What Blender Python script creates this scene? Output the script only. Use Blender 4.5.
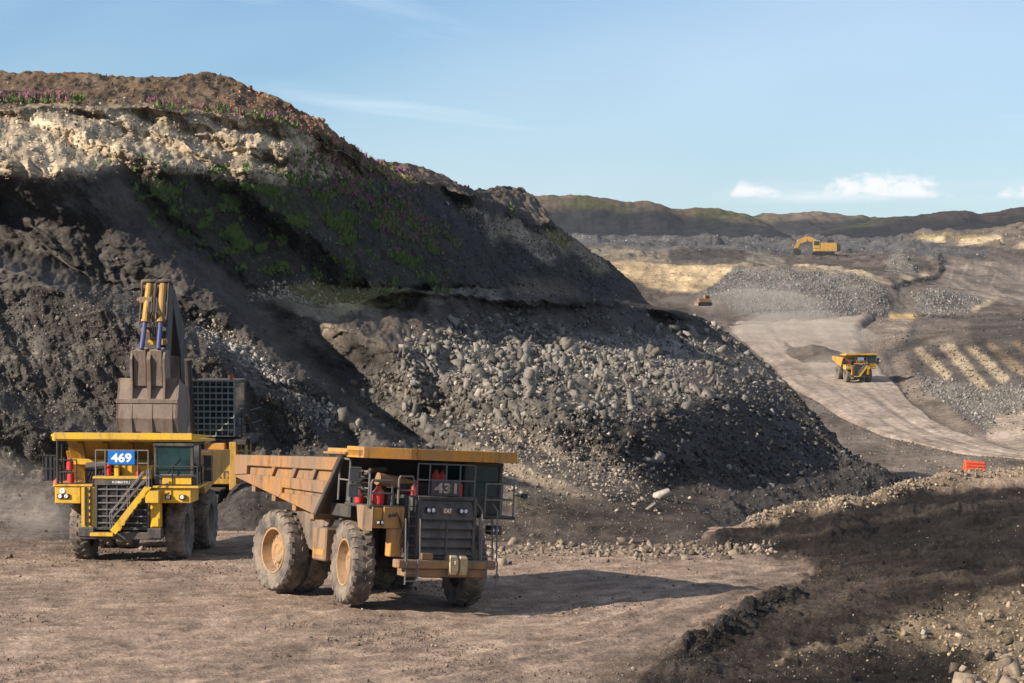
import bpy, bmesh, math, random
import numpy as np
from mathutils import Vector, Matrix

for o in list(bpy.data.objects):
    bpy.data.objects.remove(o)
SC = bpy.context.scene
COL = SC.collection

# ------------------------------------------------------------------ camera
W, H = 1024, 683
F = 3300.0                      # focal length in pixels
HOR = 222.0                     # image row of the true horizon
CAMH = 13.05
PHI = math.atan((341.5 - HOR) / F)
cam_d = bpy.data.cameras.new('camera')
cam = bpy.data.objects.new('camera', cam_d)
COL.objects.link(cam)
cam.location = (0, 0, CAMH)
cam.rotation_euler = (math.pi / 2 - PHI, 0, 0)
cam_d.sensor_width = 36.0
cam_d.lens = 36.0 * F / W
cam_d.clip_start = 1.0
cam_d.clip_end = 30000
SC.camera = cam

# ------------------------------------------------------------------ sun + sky
SUN_AZ = math.radians(26)       # light travels to the right and this much away from the viewer
SUN_EL = math.radians(28)
to_sun = Vector((-math.cos(SUN_AZ) * math.cos(SUN_EL), -math.sin(SUN_AZ) * math.cos(SUN_EL), math.sin(SUN_EL)))
sun_d = bpy.data.lights.new('sun', 'SUN')
sun_d.energy = 5.0
sun_d.angle = math.radians(0.53)
sun_d.color = (1.0, 0.90, 0.76)
sun = bpy.data.objects.new('sun', sun_d)
COL.objects.link(sun)
sun.rotation_euler = to_sun.to_track_quat('Z', 'Y').to_euler()
sun.location = (-200, -100, 150)

SC.view_settings.view_transform = 'Standard'
SC.view_settings.look = 'None'
SC.view_settings.exposure = 0.72
SC.view_settings.gamma = 1.0
SC.view_settings.use_curve_mapping = False
SC.cycles.volume_bounces = 0
SC.cycles.volume_step_rate = 4
SC.cycles.max_bounces = 5

wd = bpy.data.worlds.new('World')
SC.world = wd
wd.use_nodes = True
nt = wd.node_tree
nt.nodes.clear()
def wn(t, **kw):
    n = nt.nodes.new(t)
    for k, v in kw.items():
        setattr(n, k, v)
    return n
w_out = wn('ShaderNodeOutputWorld')
w_bg = wn('ShaderNodeBackground')
w_bg.inputs['Strength'].default_value = 0.051
sky = wn('ShaderNodeTexSky', sky_type='NISHITA', sun_disc=False)
sky.sun_elevation = SUN_EL
sky.sun_rotation = math.atan2(to_sun.x, to_sun.y)
sky.altitude = 300
sky.air_density = 0.7
sky.dust_density = 0.0
sky.ozone_density = 4.0
# thin clouds: streaks of cirrus and a low bank of small cumulus, laid out by direction
geo = wn('ShaderNodeNewGeometry')
sep = wn('ShaderNodeSeparateXYZ')
tc = wn('ShaderNodeTexCoord')
nt.links.new(tc.outputs['Generated'], sep.inputs[0])
def wmath(op, a, b=None, c=None):
    n = wn('ShaderNodeMath', operation=op)
    for i, v in enumerate((a, b, c)):
        if v is None: continue
        if isinstance(v, (int, float)): n.inputs[i].default_value = v
        else: nt.links.new(v, n.inputs[i])
    return n.outputs[0]
def wramp(v, a, b):
    n = wn('ShaderNodeMapRange', interpolation_type='SMOOTHSTEP')
    nt.links.new(v, n.inputs[0])
    n.inputs[1].default_value = a; n.inputs[2].default_value = b
    n.inputs[3].default_value = 0; n.inputs[4].default_value = 1
    return n.outputs[0]
az = wmath('ARCTAN2', sep.outputs['X'], sep.outputs['Y'])
el = wmath('ARCSINE', sep.outputs['Z'])
def wnoise(sx, sy, tilt, scale, detail, rough, off=0.0, dist=0.0):
    cx = wn('ShaderNodeCombineXYZ')
    nt.links.new(wmath('MULTIPLY', az, sx), cx.inputs[0])
    nt.links.new(wmath('MULTIPLY', wmath('ADD', el, wmath('MULTIPLY', az, tilt)), sy), cx.inputs[1])
    cx.inputs[2].default_value = off
    n = wn('ShaderNodeTexNoise')
    n.inputs['Scale'].default_value = scale
    n.inputs['Detail'].default_value = detail
    n.inputs['Roughness'].default_value = rough
    n.inputs['Distortion'].default_value = dist
    nt.links.new(cx.outputs[0], n.inputs['Vector'])
    return n.outputs['Fac']
cir = wnoise(2.2, 15.0, 0.14, 2.4, 5, 0.52, 3.1, 0.8)
cir = wmath('MULTIPLY', wramp(cir, 0.42, 0.74), wramp(el, 0.010, 0.035))
cir = wmath('MULTIPLY', cir, 0.52)
veil = wmath('MULTIPLY', wramp(wnoise(2.0, 6.0, -0.2, 1.6, 3, 0.5, 8.2), 0.30, 0.72), 0.26)
# low cumulus bank: uneven fluffy tops over a level base, a few separate clouds
cn = wnoise(150.0, 260.0, 0.0, 1.0, 6, 0.6, 1.7, 0.4)
cl1 = wnoise(46.0, 0.0, 0.0, 1.0, 4, 0.55, 4.2)
def awin(a0, a1, a2, a3): return wmath('MULTIPLY', wramp(az, a0, a1), wmath('SUBTRACT', 1.0, wramp(az, a2, a3)))
azw = wmath('MAXIMUM', wmath('MULTIPLY', awin(0.062, 0.070, 0.076, 0.088), 0.75), wmath('MAXIMUM', awin(0.088, 0.100, 0.124, 0.138), wmath('MULTIPLY', awin(0.142, 0.149, 0.165, 0.19), 0.6)))
top = wmath('ADD', 0.0062, wmath('MULTIPLY', wmath('MULTIPLY', wmath('ADD', cl1, wmath('MULTIPLY', cn, 0.9)), azw), 0.0088))
cum = wmath('MULTIPLY', wramp(el, 0.0062, 0.0088), wmath('SUBTRACT', 1.0, wramp(wmath('SUBTRACT', el, top), -0.0030, 0.0010)))
cum = wmath('MULTIPLY', wmath('MULTIPLY', cum, wramp(azw, 0.0, 0.5)), wramp(cn, 0.25, 0.6))
lowhaze = wmath('MULTIPLY', wmath('SUBTRACT', 1.0, wramp(el, 0.0, 0.055)), 0.14)
m1 = wmath('MAXIMUM', cir, wmath('ADD', veil, wmath('MULTIPLY', wramp(az, -0.16, 0.17), 0.30)))
m1 = wmath('MAXIMUM', m1, lowhaze)
mixc = wn('ShaderNodeMix', data_type='RGBA')
nt.links.new(m1, mixc.inputs['Factor'])
grade = wn('ShaderNodeMix', data_type='RGBA', blend_type='MULTIPLY')
grade.inputs['Factor'].default_value = 1.0
nt.links.new(sky.outputs[0], grade.inputs['A'])
grade.inputs['B'].default_value = (0.84, 1.07, 1.24, 1)
SKYGRADE = grade
nt.links.new(grade.outputs['Result'], mixc.inputs['A'])
mixc.inputs['B'].default_value = (11.0, 12.2, 13.6, 1)
mixd = wn('ShaderNodeMix', data_type='RGBA')
nt.links.new(wmath('MAXIMUM', wmath('MULTIPLY', cum, 0.75), wmath('MULTIPLY', wmath('MULTIPLY', wmath('MULTIPLY', wmath('MULTIPLY', wramp(el, 0.0045, 0.0075), wmath('SUBTRACT', 1.0, wramp(el, 0.0075, 0.0145))), awin(0.035, 0.07, 0.16, 0.24)), wramp(wnoise(14.0, 90.0, 0.0, 1.0, 4, 0.55, 6.6), 0.35, 0.7)), 0.5)), mixd.inputs['Factor'])
nt.links.new(mixc.outputs['Result'], mixd.inputs['A'])
mixd.inputs['B'].default_value = (13.4, 12.9, 13.0, 1)
nt.links.new(mixd.outputs['Result'], w_bg.inputs['Color'])
nt.links.new(w_bg.outputs[0], w_out.inputs[0])

# ------------------------------------------------------------------ helpers
RNG = np.random.default_rng(469)
random.seed(431)
CP, SP = math.cos(PHI), math.sin(PHI)

def at(px, py, d):
    """world point seen at pixel (px,py) at ground distance d (arrays allowed)"""
    u = (np.asarray(px, float) - 512.0) / F
    v = (341.5 - np.asarray(py, float)) / F
    s = np.asarray(d, float) / (CP + v * SP)
    return np.stack(np.broadcast_arrays(u * s, s * (CP + v * SP), CAMH + s * (-SP + v * CP)), -1)

def proj(p):
    p = np.asarray(p, float)
    x, y, z = p[..., 0], p[..., 1], p[..., 2] - CAMH
    fz = y * CP - z * SP
    uz = y * SP + z * CP
    return 512 + F * x / fz, 341.5 - F * uz / fz

def tag(o, label=None, cat=None, group=None, kind=None):
    if label: o['label'] = label
    if cat: o['category'] = cat
    if group: o['group'] = group
    if kind: o['kind'] = kind
    return o

def link(name, me, parent=None):
    o = bpy.data.objects.new(name, me)
    COL.objects.link(o)
    if parent is not None: o.parent = parent
    return o

# ---- vectorised gradient noise
_perm = np.random.default_rng(7).permutation(256).astype(np.int64)
_perm = np.concatenate([_perm, _perm, _perm])
_g = np.random.default_rng(8).normal(size=(256, 3))
_g /= np.linalg.norm(_g, axis=1)[:, None]
def perlin(p):
    pi = np.floor(p).astype(np.int64)
    pf = p - pi
    pi &= 255
    w = pf * pf * pf * (pf * (pf * 6 - 15) + 10)
    r = None
    out = 0.0
    for dx in (0, 1):
        wx = w[..., 0] if dx else 1 - w[..., 0]
        for dy in (0, 1):
            wy = w[..., 1] if dy else 1 - w[..., 1]
            for dz in (0, 1):
                wz = w[..., 2] if dz else 1 - w[..., 2]
                h = _perm[_perm[_perm[(pi[..., 0] + dx) & 255] + ((pi[..., 1] + dy) & 255)] + ((pi[..., 2] + dz) & 255)]
                g = _g[h]
                out = out + wx * wy * wz * (g[..., 0] * (pf[..., 0] - dx) + g[..., 1] * (pf[..., 1] - dy) + g[..., 2] * (pf[..., 2] - dz))
    return out * 1.5
def fbm(p, octs=5, gain=0.5, lac=2.03, ridged=False):
    a, s, t = 1.0, 0.0, 0.0
    q = np.array(p, float)
    for i in range(octs):
        n = perlin(q + i * 17.3)
        if ridged: n = 0.5 - np.abs(n) * 1.6
        s = s + a * n
        t += a
        a *= gain
        q = q * lac
    return s / t
def smooth(a, b, x):
    t = np.clip((x - a) / (b - a), 0, 1)
    return t * t * (3 - 2 * t)

# ---- soft polygon masks in image space, used to lay out which rock lies where
OX, OY, MW, MH = 300, 60, 1700, 860
def blur1(a, r, axis):
    if r < 1: return a
    k = np.exp(-0.5 * (np.arange(-3 * r, 3 * r + 1) / r) ** 2); k /= k.sum()
    pad = [(0, 0), (0, 0)]; pad[axis] = (3 * r, 3 * r)
    b = np.pad(a, pad, mode='edge')
    c = np.cumsum(b, axis=axis)
    out = np.zeros_like(a)
    n = a.shape[axis]
    for i, kk in enumerate(k):
        sl = [slice(None)] * 2; sl[axis] = slice(i, i + n)
        out += kk * b[tuple(sl)]
    return out
def polymask(poly, feather=4):
    m = np.zeros((MH // 2, MW // 2))
    pts = [((x + OX) / 2, (y + OY) / 2) for x, y in poly]
    ys = np.arange(MH // 2) + 0.5
    xs = np.arange(MW // 2) + 0.5
    n = len(pts)
    for r, yy in enumerate(ys):
        c = []
        for i in range(n):
            (x0, y0), (x1, y1) = pts[i], pts[(i + 1) % n]
            if (y0 <= yy) != (y1 <= yy):
                c.append(x0 + (yy - y0) / (y1 - y0) * (x1 - x0))
        c.sort()
        for a, b in zip(c[::2], c[1::2]):
            m[r] += (xs >= a) & (xs < b)
    m = np.clip(m, 0, 1)
    r = max(1, int(round(feather / 2)))
    return blur1(blur1(m, r, 0), r, 1)
def strokemask(pts, width, feather=None):
    """soft mask of a polyline, width px"""
    gy, gx = np.mgrid[0:MH // 2, 0:MW // 2]
    gx = gx * 2 - OX + 1.0; gy = gy * 2 - OY + 1.0
    d = np.full(gx.shape, 1e9)
    for (x0, y0), (x1, y1) in zip(pts[:-1], pts[1:]):
        dx, dy = x1 - x0, y1 - y0
        t = np.clip(((gx - x0) * dx + (gy - y0) * dy) / (dx * dx + dy * dy + 1e-9), 0, 1)
        d = np.minimum(d, np.hypot(gx - x0 - t * dx, gy - y0 - t * dy))
    return np.clip(1 - smooth(0.5 * width - (feather or width * 0.4), 0.5 * width + (feather or width * 0.4), d), 0, 1)
class FM:
    """finer mask for the distant side of the pit"""
    ox, oy, w, h = -470, -180, 880, 340
    def __init__(s, a): s.a = a
    def __add__(s, o): return FM(np.clip(s.a + o.a, 0, 1))
    def __mul__(s, k): return FM(s.a * k)
def fpoly(poly, feather=1):
    m = np.zeros((FM.h, FM.w)); xs = np.arange(FM.w) + 0.5
    pts = [(x + FM.ox, y + FM.oy) for x, y in poly]
    for r in range(FM.h):
        yy = r + 0.5; c = []
        for (x0, y0), (x1, y1) in zip(pts, pts[1:] + pts[:1]):
            if (y0 <= yy) != (y1 <= yy): c.append(x0 + (yy - y0) / (y1 - y0) * (x1 - x0))
        c.sort()
        for a, b in zip(c[::2], c[1::2]): m[r] += (xs >= a) & (xs < b)
    r = max(1, int(feather))
    return FM(blur1(blur1(np.clip(m, 0, 1), r, 0), r, 1))
def fstroke(pts, width, feather=1.0):
    gy, gx = np.mgrid[0:FM.h, 0:FM.w]
    gx = gx + 0.5 - FM.ox; gy = gy + 0.5 - FM.oy
    d = np.full(gx.shape, 1e9)
    for (x0, y0), (x1, y1) in zip(pts[:-1], pts[1:]):
        dx, dy = x1 - x0, y1 - y0
        t = np.clip(((gx - x0) * dx + (gy - y0) * dy) / (dx * dx + dy * dy + 1e-9), 0, 1)
        d = np.minimum(d, np.hypot(gx - x0 - t * dx, gy - y0 - t * dy))
    return FM(1 - smooth(0.5 * width - feather, 0.5 * width + feather, d))
def sample(m, px, py):
    if isinstance(m, FM):
        x = np.clip(px + FM.ox - 0.5, 0, FM.w - 1.01); y = np.clip(py + FM.oy - 0.5, 0, FM.h - 1.01)
        m = m.a
        xi = x.astype(int); yi = y.astype(int); fx = x - xi; fy = y - yi
        return (m[yi, xi] * (1 - fx) + m[yi, xi + 1] * fx) * (1 - fy) + (m[yi + 1, xi] * (1 - fx) + m[yi + 1, xi + 1] * fx) * fy
    x = np.clip((px + OX) / 2 - 0.5, 0, MW // 2 - 1.01); y = np.clip((py + OY) / 2 - 0.5, 0, MH // 2 - 1.01)
    xi = x.astype(int); yi = y.astype(int); fx = x - xi; fy = y - yi
    return (m[yi, xi] * (1 - fx) + m[yi, xi + 1] * fx) * (1 - fy) + (m[yi + 1, xi] * (1 - fx) + m[yi + 1, xi + 1] * fx) * fy

# ---- materials
def new_mat(name):
    m = bpy.data.materials.new(name)
    m.use_nodes = True
    return m, m.node_tree, m.node_tree.nodes['Principled BSDF']
def nnode(t, typ, **kw):
    n = t.nodes.new(typ)
    for k, v in kw.items(): setattr(n, k, v)
    return n
def noise_node(t, scale, detail=5, rough=0.6, coord='Object', vec=None, dist=0.0):
    n = nnode(t, 'ShaderNodeTexNoise')
    n.inputs['Scale'].default_value = scale
    n.inputs['Detail'].default_value = detail
    n.inputs['Roughness'].default_value = rough
    n.inputs['Distortion'].default_value = dist
    if vec is None:
        c = nnode(t, 'ShaderNodeTexCoord'); vec = c.outputs[coord]
    t.links.new(vec, n.inputs['Vector'])
    return n.outputs['Fac']
def ramp_node(t, fac, stops):
    r = nnode(t, 'ShaderNodeValToRGB')
    e = r.color_ramp.elements
    while len(e) < len(stops): e.new(0.5)
    for i, (p, c) in enumerate(stops):
        e[i].position = p
        e[i].color = (c[0], c[1], c[2], 1) if not isinstance(c, (int, float)) else (c, c, c, 1)
    t.links.new(fac, r.inputs[0])
    return r.outputs[0]
def mix_node(t, fac, a, b, blend='MIX'):
    m = nnode(t, 'ShaderNodeMix', data_type='RGBA', blend_type=blend)
    for v, s in ((fac, 'Factor'), (a, 'A'), (b, 'B')):
        if isinstance(v, (int, float)): m.inputs[s].default_value = v if s == 'Factor' else (v, v, v, 1)
        elif isinstance(v, tuple): m.inputs[s].default_value = (*v, 1)
        else: t.links.new(v, m.inputs[s])
    return m.outputs['Result']

def terrain_mat(name, sc_big, sc_small, bump=0.4, bdist=0.1):
    """earth whose kind (colour) comes from the mesh, broken up by noise at two sizes"""
    m, t, b = new_mat(name)
    a = nnode(t, 'ShaderNodeAttribute', attribute_name='earth')
    n1 = ramp_node(t, noise_node(t, sc_big, 6, 0.62), [(0.3, 0.62), (0.7, 1.38)])
    n2 = ramp_node(t, noise_node(t, sc_small, 4, 0.7), [(0.3, 0.48), (0.72, 1.6)])
    c = mix_node(t, 1.0, a.outputs['Color'], n1, 'MULTIPLY')
    c = mix_node(t, 0.75, c, n2, 'MULTIPLY')
    t.links.new(c, b.inputs['Base Color'])
    b.inputs['Roughness'].default_value = 0.92
    b.inputs['Specular IOR Level'].default_value = 0.05
    bp = nnode(t, 'ShaderNodeBump')
    bp.inputs['Strength'].default_value = bump
    bp.inputs['Distance'].default_value = bdist
    t.links.new(noise_node(t, sc_small * 0.7, 6, 0.68), bp.inputs['Height'])
    t.links.new(bp.outputs[0], b.inputs['Normal'])
    return m

def grid_mesh(name, P, colr, mat, kind='structure', smooth_shade=False):
    nr, nc = P.shape[:2]
    me = bpy.data.meshes.new(name)
    idx = np.arange(nr * nc).reshape(nr, nc)
    q = np.stack([idx[:-1, :-1], idx[:-1, 1:], idx[1:, 1:], idx[1:, :-1]], -1).reshape(-1, 4)
    me.vertices.add(nr * nc)
    me.vertices.foreach_set('co', P.reshape(-1).astype(np.float32))
    me.loops.add(q.size)
    me.loops.foreach_set('vertex_index', q.reshape(-1).astype(np.int32))
    me.polygons.add(len(q))
    me.polygons.foreach_set('loop_start', np.arange(0, q.size, 4, dtype=np.int32))
    me.update(calc_edges=True)
    at_ = me.color_attributes.new('earth', 'FLOAT_COLOR', 'POINT')
    c4 = np.ones((nr * nc, 4), np.float32); c4[:, :3] = colr.reshape(-1, 3)
    at_.data.foreach_set('color', c4.reshape(-1))
    if smooth_shade:
        me.polygons.foreach_set('use_smooth', np.ones(len(q), bool))
    me.materials.append(mat)
    o = link(name, me)
    tag(o, kind=kind)
    return o

def normals(P):
    du = np.gradient(P, axis=1); dv = np.gradient(P, axis=0)
    n = np.cross(du, dv)
    n /= np.linalg.norm(n, axis=-1, keepdims=True) + 1e-12
    return np.where(n[..., 1:2] * 0.3 - n[..., 2:3] > 0, -n, n)

def loft(lines, x0, x1, dx, rows, blur_cols=6, blur_rows=2):
    """sheet through feature lines; each line = [(px,py,d)...]; returns P, line parameter per row"""
    cx = np.arange(x0, x1 + dx * 0.5, dx)
    L = []
    for li, ln in enumerate(lines):
        bc = blur_cols[li] if isinstance(blur_cols, list) else blur_cols
        a = np.array(sorted(ln))
        y = np.interp(cx, a[:, 0], a[:, 1]); d = np.interp(cx, a[:, 0], a[:, 2])
        if bc:
            y = blur1(y[None], bc, 1)[0]; d = blur1(d[None], bc, 1)[0]
        L.append(at(cx, y, d))
    out = [L[0][None]]; ks = [0.0]
    for k, n in enumerate(rows):
        for i in range(1, n + 1):
            t = i / n
            out.append((L[k] * (1 - t) + L[k + 1] * t)[None]); ks.append(k + t)
    P = np.concatenate(out)
    for _ in range(blur_rows):
        P[1:-1] = 0.25 * P[:-2] + 0.5 * P[1:-1] + 0.25 * P[2:]
    return cx, P, np.array(ks)
# ------------------------------------------------------------------ pit floor
C_COAL = (0.0125, 0.0115, 0.0112)
C_FLOOR = (0.305, 0.222, 0.169)
def paint(base, layers, px, py, wob, seed=0.0):
    """lay earths over each other; wob = pixels of raggedness"""
    shp = px.shape
    q = np.stack([px * 0.02, py * 0.03, np.full(shp, seed)], -1)
    wx = fbm(q * 1.0, 6, 0.72) * wob
    wy = fbm(q * 1.0 + 31.7, 6, 0.72) * wob
    c = np.ones(shp + (3,)) * np.array(base)
    for col, m, amt in layers:
        k = (sample(m, px + wx, py + wy) * amt)[..., None]
        c = c * (1 - k) + np.array(col) * k
    return c

# edge of the floor / berm line on the right, as seen: (px, py, d)
BERM = [(740, 523, 139), (760, 515, 141), (800, 503, 143), (830, 503, 145), (865, 498, 147), (911, 482, 150), (965, 473, 152), (1024, 467, 153), (1100, 462, 155), (1400, 452, 160)]
BW = np.array([at(*b) for b in BERM])
def coal_rise(x, y):
    # the coal floor lifts gently toward the right
    u = np.clip((x - 9.0) / 18.0, 0, 1.6)
    return 1.25 * u * smooth(95, 135, y)
def seg_dist(x, y, pts):
    d = np.full(np.shape(x), 1e9); s = np.zeros(np.shape(x)); acc = 0.0
    for a, b in zip(pts[:-1], pts[1:]):
        dx, dy = b[0] - a[0], b[1] - a[1]
        L = math.hypot(dx, dy)
        t = np.clip(((x - a[0]) * dx + (y - a[1]) * dy) / (L * L), 0, 1)
        dd = np.hypot(x - a[0] - t * dx, y - a[1] - t * dy)
        s = np.where(dd < d, acc + t * L, s); d = np.minimum(d, dd); acc += L
    return d, s
def berm_y(x):
    return np.interp(x, BW[:, 0], BW[:, 1])
CLOD = [at(690, 655, 99.5), at(712, 640, 103), at(738, 623, 107.5), at(760, 609, 111.5), at(784, 600, 114)]
MOUND2 = [at(840, 540, 136), at(800, 552, 131)]
TRACKS = [[at(20, 690, 92), at(200, 640, 103), at(330, 600, 114)], [at(160, 700, 90), at(340, 652, 100), at(480, 612, 110), at(640, 590, 117)],
          [at(330, 690, 92), at(560, 640, 103), at(700, 590, 117), at(800, 565, 125)], [at(420, 690, 92), at(610, 642, 102.5), at(760, 580, 120)]]
def ground_z(x, y):
    x = np.asarray(x, float); y = np.asarray(y, float)
    z = coal_rise(x, y)
    q = np.stack([x * 0.11, y * 0.06, np.zeros_like(x)], -1)
    coal = smooth(3, 12, x + (y - 120) * 0.05)
    z = z - 0.30 * np.exp(-((x + 0.3) / 3.6) ** 2 - ((y - 114.5) / 7.0) ** 2) * smooth(-5.5, -0.5, x)
    z = z + fbm(q, 3) * (0.10 + 0.22 * coal)
    # clod windrow and small mounds
    d, s = seg_dist(x, y, CLOD)
    z = z + 0.22 * np.exp(-(d / 0.7) ** 2)
    d, s = seg_dist(x, y, MOUND2)
    z = z + 0.35 * np.exp(-(d / 1.6) ** 2)
    # berm along the far right edge, then the drop to the lower road
    yb = berm_y(x)
    right = smooth(6.5, 11.5, x)
    dy = y - yb
    zb = np.interp(x, BW[:, 0], BW[:, 2])
    t = np.exp(-(dy / 1.5) ** 2)
    z = z * (1 - t * right) + zb * t * right
    drop = np.clip(dy - 1.5, 0, 60) * 0.62
    z = z - drop * right
    return z

gx_cols = np.arange(-300, 1330, 1.25)
rows_y = np.concatenate([np.geomspace(3000, 700, 26)[:-1], np.arange(700, 466, -1.0)])
gd = (CAMH * F) / (rows_y - HOR) * 0.9996
gd = np.concatenate([gd, gd[-1] + np.arange(1, 40) * 1.2])
PX, D = np.meshgrid(gx_cols, gd)
X = (PX - 512) / F * D * 1.0007
Z = ground_z(X, D)
P = np.stack([X, D, Z], -1)
px, py = proj(P)
coal_m = polymask([(690, 547), (752, 521), (870, 500), (1400, 440), (1400, 700), (960, 720), (610, 720), (650, 668), (690, 648), (730, 618), (775, 590), (812, 570), (792, 557), (735, 551)], 3)
brown = (0.055, 0.044, 0.036)
tanb = (0.26, 0.195, 0.13)
GL = [(C_COAL, coal_m, 0.97),
      ((0.13, 0.102, 0.08), polymask([(540, 720), (600, 660), (660, 640), (700, 640), (650, 670), (620, 720)], 10), 0.6),
      (brown, polymask([(560, 720), (640, 655), (760, 610), (850, 600), (920, 620), (860, 665), (780, 720)], 14), 0.5),
      (brown, polymask([(800, 560), (900, 545), (1024, 520), (1300, 500), (1300, 545), (1024, 560), (930, 600), (850, 590)], 6), 0.12),
      ((0.15, 0.115, 0.085), strokemask([(740, 540), (860, 524), (1024, 500)], 3, 3), 0.22),
      ((0.17, 0.13, 0.095), strokemask([(800, 532), (930, 512), (1100, 486)], 2, 2), 0.2),
      ((0.10, 0.078, 0.06), polymask([(700, 575), (800, 560), (900, 580), (860, 610), (770, 600)], 12), 0.5),
      ((0.16, 0.125, 0.092), strokemask([(800, 655), (900, 632), (960, 622)], 5, 4), 0.5),
      ((0.15, 0.115, 0.085), strokemask([(770, 618), (880, 588), (1024, 570)], 9, 7), 0.35),
      (tanb, polymask([(870, 636), (930, 612), (1000, 596), (1300, 560), (1300, 720), (960, 720), (985, 668), (940, 650)], 7), 0.80),
      (tanb, strokemask([(770, 660), (860, 645), (920, 636)], 8, 6), 0.5),
      (tanb, polymask([(740, 526), (800, 497), (870, 494), (1024, 462), (1400, 440), (1400, 446), (1024, 474), (930, 488), (870, 501), (830, 506), (765, 522)], 2), 0.95),
      ((0.10, 0.078, 0.06), strokemask([(215, 672), (262, 661), (300, 650)], 16, 12), 0.6),
      ((0.10, 0.078, 0.06), strokemask([(330, 600), (390, 612), (330, 640)], 12, 12), 0.25),
      ((0.12, 0.095, 0.075), strokemask([(-50, 600), (120, 596), (190, 580)], 16, 14), 0.35),
      ((0.11, 0.085, 0.07), polymask([(-300, 556), (60, 556), (330, 556), (520, 552), (700, 556), (700, 540), (-300, 538)], 4), 0.65),
      ((0.13, 0.10, 0.08), strokemask([(420, 690), (610, 645), (700, 612), (770, 580)], 22, 20), 0.55),
      ((0.34, 0.26, 0.20), strokemask([(480, 640), (640, 600), (760, 566)], 14, 14), 0.55),
      ((0.31, 0.235, 0.18), strokemask([(-20, 640), (160, 630), (330, 612)], 22, 20), 0.4),
      ((0.02, 0.018, 0.017), strokemask([(690, 652), (735, 622), (785, 598)], 9, 6), 0.7)]
GC = paint(C_FLOOR, GL, px, py, 26, 2.0)
coalness = sample(coal_m, px, py)
rough = 0.05 + 0.075 * coalness
q = np.stack([X, D * 0.8, Z * 0], -1)
# streaks left by tyres and dozer blades run with the traffic
ang = math.radians(22)
ux = X * math.cos(ang) + D * math.sin(ang); uy = -X * math.sin(ang) + D * math.cos(ang)
st = fbm(np.stack([ux * 0.12, uy * 1.1, Z * 0], -1), 4, 0.6)
n_ = fbm(q * 1.6, 4, 0.62)
n2_ = fbm(q * np.array([0.45, 0.45, 1]) + 9.1, 4, 0.6)
rut = fbm(np.stack([ux * 0.07, uy * 0.75, Z * 0 + 9], -1), 4, 0.6, ridged=True)
Z = Z + coalness * (rut * 0.16 + np.clip(fbm(q * 0.8 + 21, 4, 0.65) - 0.1, 0, 1) * 0.5)
GC *= (1 + (coalness * rut * 0.4)[..., None]).clip(0.5, 1.6)
bermk = np.exp(-((D - berm_y(X)) / 2.2) ** 2) * smooth(6.5, 11.5, X)
tanrock = sample(GL[6][1], px, py)
Z = Z + n_ * rough * 1.3 + st * (0.055 + 0.08 * coalness) + np.abs(n2_) * (0.10 + 0.06 * coalness) + bermk * fbm(q * 0.6 + 5, 4, 0.5) * 0.55
Z = Z + np.clip(fbm(q * np.array([0.3, 0.25, 1]) + 3.3, 3, 0.5) - 0.12, 0, 1) * 0.9 * coalness
dcl, _ = seg_dist(X, D, CLOD)
Z = Z + np.exp(-(dcl / 0.8) ** 2) * fbm(q * 1.6, 4, 0.5) * 0.7
for tr in TRACKS:
    for off in (-1.7, 1.7):
        pts = [(a[0] + off * 0.75, a[1] + off * 0.4) for a in tr]
        d_, s_ = seg_dist(X, D, pts)
        lug = 0.5 + 0.5 * np.sin(s_ * 2 * math.pi / 0.55)
        trk = 0.35 + 0.65 * smooth(-0.15, 0.2, fbm(np.stack([X * 0.09, D * 0.06, Z * 0 + off], -1), 3))
        GC *= (1 + 0.16 * (trk * np.exp(-(d_ / 0.42) ** 4))[..., None] * (1 - coalness)[..., None])
        Z = Z - trk * (np.exp(-(d_ / 0.36) ** 4) * (0.04 + 0.03 * lug) - 0.03 * np.exp(-((d_ - 0.55) / 0.2) ** 2))
P[..., 2] = Z
kc = (0.9 * np.exp(-(dcl / 0.7) ** 2))[..., None]
GC = GC * (1 - kc) + np.array((0.020, 0.018, 0.017)) * kc
GC *= (1 + 0.35 * st[..., None] + 0.5 * n2_[..., None] + 0.5 * n_[..., None]).clip(0.4, 1.7)
M_ground = terrain_mat('floor_earth', 0.7, 9.0, 1.0, 0.13)
ground = grid_mesh('ground', P, GC, M_ground)
GROUND_P, GROUND_PX, GROUND_PY = P, *proj(P)

# wide plain under everything, out to the horizon
bm = bmesh.new()
bmesh.ops.create_circle(bm, cap_ends=True, radius=9000, segments=64)
for v in bm.verts: v.co.z = -60
me = bpy.data.meshes.new('terrain'); bm.to_mesh(me); bm.free()
M_plain = terrain_mat('plain_earth', 0.01, 0.2)
ca = me.color_attributes.new('earth', 'FLOAT_COLOR', 'POINT')
ca.data.foreach_set('color', np.tile(np.array([0.10, 0.085, 0.07, 1], np.float32), len(me.vertices)))
me.materials.append(M_plain)
tag(link('terrain', me), kind='structure')

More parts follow.
